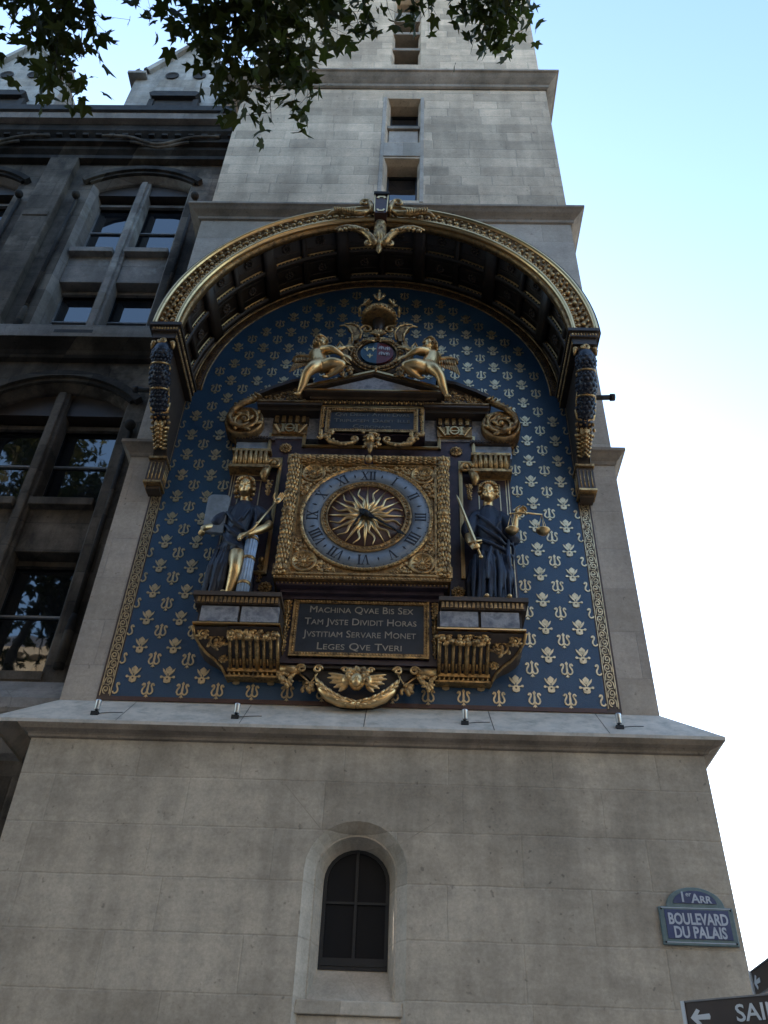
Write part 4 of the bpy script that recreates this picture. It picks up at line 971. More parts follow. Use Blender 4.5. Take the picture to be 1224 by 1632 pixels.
def glyph(ch, u):
    """strokes of one numeral letter in local u (advance), w in 0..1"""
    if ch == 'I': return [([(u-.09,0),(u+.09,0),(u+.09,1),(u-.09,1)]), ([(u-.17,0),(u+.17,0),(u+.17,.06),(u-.17,.06)]), ([(u-.17,.94),(u+.17,.94),(u+.17,1),(u-.17,1)])], .0
    if ch == 'V': return [([(u-.36,1),(u-.17,1),(u+.06,0),(u-.06,0)]), ([(u+.36,1),(u+.29,1),(u+.0,.02),(u+.06,0)]), ([(u-.44,.94),(u-.1,.94),(u-.1,1),(u-.44,1)]), ([(u+.18,.94),(u+.46,.94),(u+.46,1),(u+.18,1)])], 0
    return [([(u-.36,1),(u-.17,1),(u+.36,0),(u+.17,0)]), ([(u+.36,1),(u+.29,1),(u-.36,0),(u-.29,0)]), ([(u-.44,.94),(u-.08,.94),(u-.08,1),(u-.44,1)]), ([(u+.16,.94),(u+.46,.94),(u+.46,1),(u+.16,1)]), ([(u-.46,0),(u-.14,0),(u-.14,.06),(u-.46,.06)]), ([(u+.08,0),(u+.44,0),(u+.44,.06),(u+.08,.06)])], 0
ADV = dict(I=.40, V=.92, X=.92)
for h_ in range(1, 13):
    t = ['', 'I','II','III','IIII','V','VI','VII','VIII','IX','X','XI','XII'][h_]; a = PI/2 - h_*PI/6
    H = .128; tot = sum(ADV[c] for c in t); u = -tot/2; q = 0
    for ch in t:
        u += ADV[ch]/2
        for st in glyph(ch, u)[0]:
            q += 1; pts = []
            for uu, ww in st:
                uu *= H*.82; rr = .535+ww*H
                pts.append((CX0+rr*math.cos(a)+uu*math.sin(a), CZ+rr*math.sin(a)-uu*math.cos(a)))
            mb.prism(pts, yn-.0003*q, yn+.003)
        u += ADV[ch]/2
    b = a+PI/12; 
    mb.prism([(CX0+r_*math.cos(b+d), CZ+r_*math.sin(b+d)) for r_, d in ((.575,0),(.60,.018),(.635,0),(.60,-.018))], yn-.001, yn+.003)
for k in range(60):
    a = 2*PI*k/60; mb.prism([(CX0+r_*math.cos(a+d), CZ+r_*math.sin(a+d)) for r_, d in ((.682,-.004),(.682,.004),(.698,.004),(.698,-.004))], yn-.0005, yn+.003)
mb.build('numerals', 'numeral', dr)
mb = MB(); mb.lathe([(.505,.012),(.505,.026),(.485,.040),(.475,.030),(.448,.030),(.438,.042),(.428,.026),(.428,.0)], DC, 'Y', 64)
for k in range(64): a = 2*PI*k/64; mb.ell((CX0+.463*math.cos(a),-.448,CZ+.463*math.sin(a)), (.014,.010,.014), 0, 5, 4)
mb.build('inner_ring', 'gold_dull', CK)
mb = MB(); mb.lathe([(.43,.0135),(.43,.018),(0,.018)], DC, 'Y', 48); mb.build('dial_centre', 'maroon', CK)
mb = MB()
for k in range(24):
    a = PI/2+2*PI*k/24
    if k % 2 == 0: mb.tube([(CX0+r_*math.cos(a),-.438,CZ+r_*math.sin(a)) for r_ in (.05,.2,.42)], [.036,.022,.005], 6)
    else:
        P = []
        for q in range(14):
            r_ = .06+.35*q/13; o = .022*math.sin(q/13*4.4*PI/1.3)*min(1, q/4)
            P.append((CX0+r_*math.cos(a)-o*math.sin(a), -.438, CZ+r_*math.sin(a)+o*math.cos(a)))
        mb.tube(P, [.027-.0016*q for q in range(14)], 6)
mb.lathe([(.13,.018),(.12,.032),(.05,.045),(0,.05)], DC, 'Y', 24); mb.build('sunburst', 'gold_smooth', CK)
mb = MB(); a = R(90-124); ca, sa = math.cos(a), math.sin(a)
def HP(r_, o): return (CX0+r_*ca-o*sa, CZ+r_*sa+o*ca)
mb.prism([HP(-.10,.0),(HP(-.07,.03)),HP(-.02,.04),HP(.04,.03),HP(.10,.012),HP(.40,.008),HP(.44,.024),HP(.54,.0),HP(.44,-.024),HP(.40,-.008),HP(.10,-.012),HP(.04,-.03),HP(-.02,-.04),HP(-.07,-.03)], -.492, -.482)
mb.lathe([(.035,.04),(.035,.085),(.02,.095),(0,.095)], DC, 'Y', 16); mb.build('hour_hand', 'iron', CK)
mb = MB(); mb.strip([HP(-.05,.03),(CX0-.11,CZ-.11),(CX0-.15,CZ-.19)], [.03,.025,.01], -.478, -.470); mb.build('hand_tail', 'iron', CK)
# ------------------------------------------------------------------ brackets that carry the statues
for s, lab in ((-1, 'gilded fluted bracket topped by a grey marble ledge under the statue with the tablet'), (1, 'gilded fluted bracket topped by a grey marble ledge under the statue with the scales')):
    t = thing('statue_bracket', lab, 'bracket', (s*1.2,-.05,5.8), 'brackets carrying the two statues')
    def bx(mb, xa, xb, *r_): a, b = sorted((s*xa, s*xb)); mb.box(a, b, *r_)
    mb = MB(); bx(mb, .80, 1.70, -.55, -.02, 6.575, 6.625, 0); bx(mb, .82, 1.67, -.52, -.02, 6.49, 6.575, 0)
    for k in range(19): mb.prism([(s*(.84+.044*k)-.016,6.50),(s*(.84+.044*k)+.016,6.50),(s*(.84+.044*k)+.010,6.565),(s*(.84+.044*k)-.010,6.565)], -.537, -.51, 1)
    mb.build('carved_shelf', ['wood_brown', 'gold_dull'], t)
    mb = MB(); bx(mb, .79, 1.63, -.46, -.02, 6.28, 6.488, 1); bx(mb, .81, 1.19, -.50, -.45, 6.295, 6.475, 0); bx(mb, 1.22, 1.60, -.50, -.45, 6.295, 6.475, 0); a_ = s*1.612
    mb.add([(a_+s*.019,-.44,6.295),(a_+s*.019,-.06,6.295),(a_+s*.019,-.06,6.475),(a_+s*.019,-.44,6.475)], [(0,1,2,3)], 0)
    mb.build('marble_ledge', ['marble', 'wood'], t)
    mb = MB(); bx(mb, .78, 1.66, -.512, -.02, 6.262, 6.279, 0); mb.build('gilt_lip', 'gold_smooth', t)
    mb = MB()   # fluted corbel, leaning steeply back to the wall
    xa, xb = sorted((s*.79, s*1.31)); ZB, YB, YT = 5.965, -.10, -.485
    mb.add([(xa,YB,ZB),(xb,YB,ZB),(xb,YT,6.25),(xa,YT,6.25),(xa,0,ZB),(xb,0,ZB),(xb,0,6.25),(xa,0,6.25)], [(0,1,2,3),(1,5,6,2),(4,0,3,7),(0,4,5,1),(3,2,6,7)], 0)
    def sl(z): return YB+(YT-YB)*(z-ZB)/(6.25-ZB)
    for q in range(8):
        x_ = xa+.02+q*(xb-xa-.04)/7
        mb.tube([(x_,sl(ZB)-.012,ZB),(x_,sl(6.2)-.012,6.2)], .019 if q != 4 else .028, 6, 1)
    for q in range(7):
        x_ = xa+.02+(q+.5)*(xb-xa-.04)/7; mb.tube([(x_,sl(ZB+.035)-.008,ZB+.035),(x_,sl(ZB+.075)-.008,ZB+.075)], .011, 5, 1)
    mb.box(xa-.01, xb+.01, -.135, 0, ZB-.025, ZB+.012, 1); mb.box(xa, xb, -.085, 0, ZB-.055, ZB-.025, 0); mb.box(xa-.015, xb+.015, -.115, 0, ZB-.075, ZB-.055, 1)
    for q in range(11): x_ = xa+.02+q*(xb-xa-.04)/10; mb.tube([(x_,-.095,ZB-.062),(x_+s*.010,-.115,ZB-.02)], [.015,.008], 5, 1)
    mb.build('fluted_corbel', ['wood', 'gold'], t)
    mb = MB(); blob_fill(mb, lambda x, z: True, xa+.01, xb-.01, 6.13, 6.25, -.44, 90, .012, .030, 0, 40+s)
    for q in range(6): mb.ell((xa+.05+.085*q, -.455, 6.18-.05*math.sin(q*PI/5)), .030, 0, 8, 6)
    mb.build('fruit_carving', 'gold', t)
    mb = MB(); pr = [(1.31,6.25),(1.66,6.25),(1.645,6.19),(1.60,6.13),(1.53,6.075),(1.45,6.035),(1.385,5.99),(1.345,5.935),(1.31,5.885)]
    n_ = len(pr); mb.add([(s*a, sl(b)+.02, b) for a, b in pr]+[(s*a, 0, b) for a, b in pr], [tuple(range(n_)), tuple(range(2*n_-1,n_-1,-1))]+[(i,i+n_,(i+1)%n_+n_,(i+1)%n_) for i in range(n_)], 0); mb.tube([(s*a,sl(b)+.01,b) for a, b in pr[1:]], .016, 6, 1)
    mb.build('scroll_wing', ['wood_brown', 'gold'], t)
    mb = MB(); foliage_scroll(mb, s*1.42, 6.145, sl(6.145)-.03, .085, 3.0, 1.7, s, 0, .016); foliage_scroll(mb, s*1.55, 6.185, sl(6.185)-.03, .055, 0.5, 1.4, -s, 0, .013); foliage_scroll(mb, s*1.36, 6.03, sl(6.03)-.03, .035, 1.5, 1.3, s, 0, .010); mb.build('leaf_scroll', 'gold', t)

# ------------------------------------------------------------------ cherub corbel under the lower tablet
CH = thing('cherub_corbel', 'gilded acanthus corbel with a winged cherub head at the foot of the clock', 'corbel', (0,-.05,5.6))
mb = MB(); mb.prism([(-.80,6.0),(-.80,5.93),(-.52,5.92),(-.40,5.80),(-.30,5.68),(-.15,5.60),(0,5.585),(.15,5.60),(.30,5.68),(.40,5.80),(.52,5.92),(.80,5.93),(.80,6.0)], -.12, 0, 0); mb.box(-.82,.82,-.16,0,5.985,6.015,0); mb.build('back_plate', 'wood', CH)
for s in (-1, 1):
    mb = MB(); mb.tube([(s*x,-.17,z) for x, z in ((.385,5.80),(.35,5.74),(.27,5.665),(.15,5.61),(0,5.585))], [.02,.042,.055,.055,.04], 8); mb.tube([(s*x,-.16,z) for x, z in ((.40,5.96),(.425,5.90),(.41,5.84),(.37,5.78))], .008, 5)
    for k in range(9):
        t = k/8; x, z = .375-.35*t, 5.585+.20*(1-t)**1.7; g = math.atan2(.35, -.34*(1-t)**.7)
        for o_, q_ in ((.025,.30),(-.02,-.25)): mb.ell((s*(x+.3*o_),-.205-.01*(k%2),z+o_), (.017,.018,.048), 0, 7, 5, Euler((0, -s*(g-PI*.5+PI*.5+q_), 0)))
    mb.tube(spiral3(s*.40,-.19,5.955,.048,.010,PI,-1.4,14,s), [.015]*15, 6); mb.tube([(s*.38,-.15,5.99),(s*.42,-.15,5.9),(s*.47,-.14,5.82),(s*.55,-.13,5.9),(s*.64,-.13,5.97)], [.010,.010,.012,.010,.010], 5)
    mb.tube(spiral3(s*.13,-.19,5.955,.035,.010,0,1.2,12,s), [.012]*13, 6); mb.build('acanthus_scroll', 'gold_smooth', CH)
    mb = MB(); mb.tube([(s*.58,-.16,5.955),(s*.78,-.16,5.955)], [.045,.05], 10); mb.tube(spiral3(s*.565,-.20,5.955,.05,.010,0,1.5,14,s), [.014]*15, 6); blob_fill(mb, lambda x, z: abs(abs(x)-.70) < (z-5.72)*.5, *sorted((s*.58,s*.82)), 5.73, 5.92, -.17, 26, .016, .03, 0, 50); blob_fill(mb, lambda x, z: True, *sorted((s*.44,s*.54)), 5.70, 5.86, -.13, 12, .014, .028, 0, 51); mb.build('leaf_drop', 'gold', CH)
    mb = MB()
    for k, (x_, z_, L_, a_) in enumerate(((.175,5.865,.125,.20),(.185,5.832,.125,.08),(.180,5.798,.105,-.10),(.155,5.765,.085,-.34),(.13,5.735,.06,-.62))): mb.ell((s*x_,-.235+.006*k,z_), (L_,.018,.021), 0, 10, 6, Euler((0, -s*a_, 0)))
    mb.ell((s*.09,-.235,5.82), (.06,.03,.055), 0, 8, 6); mb.sculpt('wing', 'gold_skin', CH, .008, 2)
mb = MB(); mb.ell((0,-.27,5.785), (.078,.08,.095), 0, 14, 10); mb.ell((0,-.32,5.75), (.050,.045,.05), 0, 10, 8); mb.ell((0,-.362,5.78), (.014,.02,.018), 0, 8, 6); mb.ell((0,-.350,5.745), (.024,.012,.008), 0, 8, 5)
for e in (-1, 1): mb.ell((e*.035,-.325,5.77), (.022,.016,.02), 0, 8, 6); mb.ell((e*.026,-.332,5.80), (.012,.01,.007), 0, 8, 5)
mb.sculpt('head', 'gold_skin', CH, .007, 2)
mb = MB(); blob_fill(mb, lambda x, z: math.hypot(x, z-5.80) > .055 and z > 5.77, -.10, .10, 5.76, 5.90, -.315, 44, .018, .028, 0, 55); mb.build('curls', 'gold', CH)

# ------------------------------------------------------------------ figures
def head(mb, c, k=1.0, yaw=0.0, tilt=0.0):
    c = Vector(c); Q = Euler((tilt, 0, yaw)).to_matrix()
    def E(o, r_): mb.ell(c+Q @ (Vector(o)*k), tuple(v*k for v in r_), 0, 14, 10, Q)
    E((0,.012,.020), (.078,.098,.098)); E((0,-.030,-.045), (.058,.062,.070)); E((0,-.075,-.085), (.024,.022,.022))
    E((0,-.098,-.020), (.013,.022,.026)); E((0,-.090,.012), (.010,.012,.03)); E((0,-.086,-.055), (.024,.012,.008)); E((0,-.082,-.066), (.020,.012,.008))
    for e in (-1, 1): E((e*.030,-.078,.024), (.024,.014,.008)); E((e*.028,-.080,.006), (.013,.010,.008)); E((e*.040,-.060,-.040), (.022,.022,.026)); E((e*.078,.005,-.012), (.012,.022,.030))
def hair(mb, c, k, yaw, seed, low=-.06):
    c = Vector(c); Q = Euler((0, 0, yaw)).to_matrix(); r_ = random.Random(seed)
    mb.ell(c+Q @ Vector((0,.03*k,.035*k)), (.088*k,.098*k,.092*k), 0, 12, 8, Q)
    for i in range(54):
        a = r_.uniform(-PI*.15, PI*1.15); z = r_.uniform(low, .11)
        q = math.sqrt(max(0.05, 1-(z/.125)**2)) if z > 0 else 1
        mb.ell(c+Q @ Vector((math.cos(a)*.092*q*k, (.012+math.sin(a)*.105*q)*k-.02*k, z*k)), (.022*k,.022*k,.018*k), 0, 6, 4)
    for i in range(9): a = PI*(i+.5)/9; mb.ell(c+Q @ Vector((math.cos(a)*.075*k,-.062*k,(.045+math.sin(a)*.05)*k)), (.022*k,.022*k,.02*k), 0, 6, 4)
def hand(mb, w, d, pn, k=1.0, curl=.5):
    """palm at w pointing along d, palm normal pn; five fingers curling towards pn"""
    w = Vector(w); d = Vector(d).normalized(); pn = Vector(pn).normalized(); sd_ = d.cross(pn).normalized()
    m_ = Matrix((sd_, d, pn)).transposed()
    mb.ell(w+d*.045*k, (.036*k,.05*k,.017*k), 0, 10, 7, m_)
    for i, L in enumerate((.062,.072,.068,.052)):
        b = w+d*.085*k+sd_*(-.027+.018*i)*k; p1 = b+(d*math.cos(curl)+pn*math.sin(curl))*L*.5*k; p2 = p1+(d*math.cos(curl*2.4)+pn*math.sin(curl*2.4))*L*.5*k
        mb.tube([b-d*.02*k, b, p1, p2], [.0095*k,.0095*k,.009*k,.007*k], 7, 0, True, True)
    b = w+d*.03*k-sd_*.034*k; mb.tube([b+sd_*.01*k, b+(d*.6-sd_*.7+pn*.5)*.035*k, b+(d*.9-sd_*.4+pn*.9)*.06*k], [.012*k,.011*k,.008*k], 7, 0, True, True)
def limb(mb, pts, rs):
    """tapered limb through its joints, as a smooth curve"""
    P = [Vector(p) for p in pts]; n = len(P)
    if n == 2: P, rs, n = [P[0], P[0].lerp(P[1], .5), P[1]], [rs[0], (rs[0]+rs[1])/2, rs[1]], 3
    Q, q = [], []
    for i in range(n-1):
        p0, p1, p2, p3 = P[max(0,i-1)], P[i], P[i+1], P[min(n-1,i+2)]; r0, r1, r2, r3 = rs[max(0,i-1)], rs[i], rs[i+1], rs[min(n-1,i+2)]
        for k in range(5):
            t = k/5; f = lambda a, b, c, d: .5*((b*2)+(c-a)*t+(a*2-b*5+c*4-d)*t*t+(b*3-a-c*3+d)*t**3)
            Q.append(f(p0,p1,p2,p3)); q.append(max(.005, f(r0,r1,r2,r3)))
    Q.append(P[-1]); q.append(rs[-1]); mb.tube(Q, q, 18, 0, True, True)
def folds(mb, lines, r0, seed):
    r_ = random.Random(seed)
    for P in lines: mb.tube([Vector(p) for p in P], [r0*(.6+.4*r_.random())*(1 if 0 < i < len(P)-1 else .6) for i in range(len(P))], 8, 0, True, True)

# statue holding the tablet (left of the dial)
S1 = thing('statue', 'gilded standing statue in dark drapery with bare leg, holding a tablet and a sceptre', 'statue', (-1.4,-.3,6.63), 'statues beside the dial')
hc = (-1.405,-.36,8.185)
b = MB(); head(b, hc, 1.12, .12, .08); limb(b, [(-1.40,-.31,8.10),(-1.395,-.28,7.93)], [.056,.062]); limb(b, [(-1.39,-.28,7.92),(-1.40,-.28,7.70),(-1.42,-.29,7.45),(-1.43,-.28,7.28)], [.09,.125,.105,.13])
limb(b, [(-1.54,-.28,7.86),(-1.645,-.30,7.66),(-1.70,-.36,7.60),(-1.775,-.43,7.53)], [.062,.05,.045,.030]); hand(b, (-1.765,-.43,7.54), (-.15,-.25,-.6), (.6,.55,.1), 1.15, .7)
limb(b, [(-1.24,-.28,7.86),(-1.10,-.33,7.70),(-1.075,-.37,7.62),(-1.15,-.45,7.50),(-1.245,-.51,7.40)], [.062,.052,.05,.045,.030]); hand(b, (-1.235,-.515,7.41), (-.75,-.25,-.45), (-.1,.5,-.5), 1.15, .9)
limb(b, [(-1.36,-.34,7.28),(-1.345,-.42,7.12),(-1.335,-.46,6.99),(-1.345,-.42,6.88),(-1.385,-.38,6.71)], [.105,.092,.068,.066,.038]); limb(b, [(-1.385,-.36,6.67),(-1.40,-.44,6.655),(-1.415,-.51,6.645)], [.036,.034,.024])
limb(b, [(-1.50,-.28,7.25),(-1.52,-.30,6.97),(-1.555,-.27,6.72)], [.10,.066,.036]); limb(b, [(-1.555,-.26,6.67),(-1.58,-.34,6.655),(-1.60,-.40,6.645)], [.036,.034,.022])
for i in range(5): b.ell((-1.398-.011*i+.012,-.525+.004*i,6.638), (.009,.018,.010), 0, 6, 4)
b.sculpt('body', 'gold_skin', S1, .0085, 2)
hb = MB(); hair(hb, hc, 1.12, .12, 1, -.10); hb.build('curly_hair', 'gold', S1)
r_ = MB()
limb(r_, [(-1.39,-.29,7.90),(-1.40,-.30,7.70),(-1.42,-.31,7.48),(-1.42,-.30,7.30)], [.13,.155,.14,.165])
limb(r_, [(-1.54,-.29,7.86),(-1.62,-.31,7.72),(-1.645,-.33,7.66)], [.095,.105,.10]); limb(r_, [(-1.24,-.29,7.87),(-1.15,-.32,7.76),(-1.125,-.33,7.73)], [.095,.10,.085])
limb(r_, [(-1.42,-.30,7.32),(-1.36,-.38,7.26),(-1.30,-.36,7.20)], [.15,.10,.08])
folds(r_, [[(-1.52,-.27,7.40),(-1.57,-.28,7.1),(-1.60,-.24,6.85),(-1.63,-.20,6.66)],[(-1.48,-.30,7.35),(-1.51,-.33,7.05),(-1.53,-.27,6.82),(-1.58,-.2,6.66)],[(-1.44,-.29,7.3),(-1.455,-.30,7.0),(-1.47,-.26,6.8),(-1.50,-.2,6.66)],[(-1.55,-.22,7.4),(-1.62,-.2,7.05),(-1.67,-.16,6.66)],[(-1.38,-.22,7.3),(-1.37,-.2,7.0),(-1.40,-.16,6.66)],[(-1.28,-.25,7.35),(-1.22,-.22,7.0),(-1.19,-.18,6.66)],[(-1.30,-.22,7.25),(-1.29,-.18,6.95),(-1.30,-.15,6.66)],[(-1.50,-.38,7.30),(-1.53,-.42,7.05),(-1.55,-.40,6.85),(-1.575,-.36,6.70)],[(-1.45,-.40,7.28),(-1.46,-.42,7.05),(-1.475,-.38,6.85),(-1.50,-.32,6.68)],[(-1.57,-.34,7.35),(-1.61,-.36,7.05),(-1.64,-.32,6.80),(-1.66,-.28,6.66)]], .062, 5)
folds(r_, [[(-1.55,-.41,7.78),(-1.45,-.45,7.62),(-1.33,-.44,7.52),(-1.26,-.38,7.48)],[(-1.56,-.40,7.62),(-1.46,-.45,7.48),(-1.35,-.45,7.40),(-1.27,-.39,7.38)],[(-1.30,-.42,7.82),(-1.36,-.45,7.66),(-1.45,-.44,7.55)],[(-1.56,-.37,7.50),(-1.47,-.44,7.34),(-1.36,-.47,7.26),(-1.28,-.43,7.24)],[(-1.24,-.38,7.84),(-1.22,-.40,7.68),(-1.25,-.40,7.5)]], .030, 6)
folds(r_, [[(-1.60+.035*k,-.37-.02*k,7.34),(-1.635+.036*k,-.40-.012*k,7.05),(-1.67+.036*k,-.33-.01*k,6.67)] for k in range(5)], .018, 16)
r_.sculpt('drapery', 'navy', S1, .0085, 1)
mb = MB(); P = [(-1.79,7.51),(-1.555,7.49),(-1.545,7.97)] + [(-1.61+.065*math.cos(k*PI/10),7.99+.055*math.sin(k*PI/10)) for k in range(1,6)] + [(-1.74+.06*math.cos(PI/2+k*PI/10),7.99+.055*math.sin(PI/2+k*PI/10)) for k in range(0,5)] + [(-1.80,7.97)]
mb.prism(P, -.40, -.35); mb.build('tablet', 'tablet', S1, .008)
mb = MB(); mb.tube([(-1.315,-.545,7.31),(-1.20,-.545,7.44),(-1.00,-.53,7.83)], [.014,.014,.011], 8); mb.ell((-1.325,-.545,7.30), .024, 0, 8, 6); mb.ell((-1.16,-.545,7.52), .02, 0, 8, 5)
hand(mb, (-1.0,-.53,7.82), (.42,0,.75), (0,-1,.0), 1.0, .15); mb.build('sceptre', 'gold_smooth', S1)
mb = MB()
for k in range(12): a = 2*PI*k/12; mb.tube([(-1.232+.052*math.cos(a),-.42+.052*math.sin(a),6.63),(-1.214+.052*math.cos(a),-.42+.052*math.sin(a),7.42)], .0165, 6, 0)
for z in (6.80,7.12,7.38): mb.lathe([(.070,-.02),(.074,-.012),(.074,.012),(.070,.02)], (-1.232+.018*(z-6.63)/.79,-.42,z), 'Z', 16, 1)
mb.tube([(-1.214,-.42,7.40),(-1.214,-.42,7.435)], .05, 10, 1); mb.build('bundle_of_rods', ['fasces', 'gold_dull'], S1)
mb = MB(); drop(mb, -1.135, 7.30, 7.02, -.14, .05, 9); mb.ell((-1.135,-.15,7.32), .04, 0, 8, 5); mb.build('hanging_ornament', 'gold', S1)

# statue with sword and scales (right of the dial)
S2 = thing('statue', 'gilded statue in a long blue robe holding a sword and a pair of scales', 'statue', (1.37,-.3,6.63), 'statues beside the dial')
hc = (1.385,-.36,8.175)
b = MB(); head(b, hc, 1.12, -.25, .12); limb(b, [(1.375,-.31,8.09),(1.37,-.28,7.93)], [.056,.062]); limb(b, [(1.37,-.28,7.92),(1.37,-.28,7.6),(1.37,-.28,7.2)], [.09,.12,.13])
limb(b, [(1.24,-.28,7.84),(1.15,-.31,7.62),(1.14,-.36,7.55),(1.145,-.44,7.42),(1.16,-.49,7.33)], [.06,.052,.05,.044,.030]); hand(b, (1.155,-.49,7.34), (.35,-.25,-.75), (.0,-.6,.3), 1.15, .9)
limb(b, [(1.50,-.28,7.84),(1.60,-.30,7.62),(1.625,-.32,7.52),(1.64,-.38,7.64),(1.665,-.42,7.80)], [.06,.052,.05,.042,.028]); hand(b, (1.66,-.42,7.79), (.45,-.1,.5), (.3,-.7,-.4), 1.15, .6)
for x_ in (1.27, 1.50): limb(b, [(x_,-.36,6.68),(x_+.01,-.47,6.655),(x_+.015,-.55,6.645)], [.04,.036,.024])
b.sculpt('body', 'gold_skin', S2, .0085, 2)
hb = MB(); hair(hb, hc, 1.12, -.25, 2, -.02); hb.build('bound_hair', 'gold', S2)
mb = MB()
for k in range(5): a = PI/2+(k-2)*.42; mb.tube([(1.385+.08*math.cos(a),-.37,8.255+.05*math.sin(a)),(1.385+.10*math.cos(a),-.38,8.285+.06*math.sin(a))], [.012,.004], 5)
mb.build('diadem', 'fasces', S2)
r_ = MB()
limb(r_, [(1.37,-.29,7.90),(1.37,-.30,7.70),(1.37,-.31,7.48),(1.37,-.30,7.30)], [.13,.155,.135,.165])
limb(r_, [(1.24,-.29,7.86),(1.165,-.32,7.68),(1.15,-.34,7.60)], [.095,.105,.09]); limb(r_, [(1.50,-.29,7.86),(1.58,-.31,7.70),(1.61,-.33,7.56)], [.095,.11,.10])
limb(r_, [(1.37,-.29,7.3),(1.37,-.29,7.0),(1.37,-.28,6.68)], [.16,.17,.19])
folds(r_, [[(1.20,-.34,7.30),(1.19,-.36,7.0),(1.17,-.34,6.67)],[(1.27,-.42,7.28),(1.26,-.44,7.0),(1.25,-.43,6.67)],[(1.34,-.45,7.26),(1.36,-.47,7.0),(1.33,-.46,6.67)],[(1.42,-.45,7.28),(1.45,-.46,7.0),(1.42,-.46,6.67)],[(1.49,-.40,7.30),(1.53,-.42,7.0),(1.52,-.42,6.67)],[(1.54,-.32,7.30),(1.58,-.32,7.0),(1.59,-.30,6.67)],[(1.17,-.24,7.3),(1.14,-.24,7.0),(1.13,-.2,6.67)]], .052, 8)
folds(r_, [[(1.24,-.41,7.82),(1.34,-.46,7.68),(1.46,-.45,7.56),(1.58,-.38,7.44)],[(1.24,-.42,7.66),(1.34,-.46,7.54),(1.46,-.46,7.44),(1.57,-.38,7.36)],[(1.50,-.42,7.82),(1.47,-.46,7.68),(1.42,-.46,7.58)],[(1.22,-.42,7.48),(1.34,-.47,7.38),(1.48,-.45,7.32),(1.60,-.36,7.28)],[(1.60,-.36,7.52),(1.62,-.36,7.38),(1.60,-.34,7.2)],[(1.56,-.42,7.46),(1.54,-.46,7.2),(1.56,-.44,6.95)],[(1.36,-.50,7.3),(1.31,-.52,7.1),(1.30,-.50,6.9)]], .030, 9)
folds(r_, [[(1.20+.045*k,-.40-.07*math.sin(k*PI/8),7.26-.03*(k%3)),(1.185+.05*k,-.425-.07*math.sin(k*PI/8),7.0),(1.16+.054*k,-.42-.07*math.sin(k*PI/8),6.67)] for k in range(9)], .020, 19)
r_.sculpt('robe', 'navy2', S2, .0085, 1)
mb = MB(); d0, d1 = Vector((1.245,-.52,7.15)), Vector((1.005,-.50,8.03)); dd = (d1-d0).normalized(); sdv = dd.cross(Vector((0,1,0))).normalized()
def sp_(t, o, y): p = d0+(d1-d0)*t+sdv*o; return (p.x, p.y+y, p.z)
vs = [sp_(.24,-.022,0),sp_(.24,0,-.008),sp_(.24,.022,0),sp_(.24,0,.008),sp_(.93,-.014,0),sp_(.93,0,-.006),sp_(.93,.014,0),sp_(.93,0,.006),sp_(1,0,0)]
mb.add(vs, [(0,1,5,4),(1,2,6,5),(2,3,7,6),(3,0,4,7),(4,5,8),(5,6,8),(6,7,8),(7,4,8)])
mb.tube([sp_(.02,0,0),sp_(.24,0,0)], .014, 8); mb.tube([sp_(.235,-.075,0),sp_(.235,.075,0)], .014, 8); mb.ell(sp_(0,0,0), .026, 0, 8, 6); mb.build('sword', 'gold_smooth', S2)
mb = MB(); bz = 7.79; mb.tube([(1.585,-.47,bz),(1.76,-.47,bz+.015),(1.945,-.47,bz-.005)], [.009,.014,.009], 8); mb.ell((1.765,-.47,bz+.01), .022, 0, 8, 6); mb.tube([(1.765,-.47,bz),(1.735,-.47,bz+.12)], .008, 6)
for x_ in (1.60, 1.935):
    for k in range(3): a = 2*PI*k/3+.5; mb.tube([(x_,-.47,bz),(x_+.068*math.cos(a),-.47+.068*math.sin(a),7.555)], .0035, 5)
    mb.lathe([(.078,.035),(.074,.022),(.05,-.005),(.02,-.016),(0,-.018)], (x_,-.47,7.53), 'Z', 18); mb.lathe([(.078,.035),(.066,.025),(.03,.008),(0,.004)], (x_,-.47,7.53), 'Z', 18)
mb.build('scales', 'gold_smooth', S2)

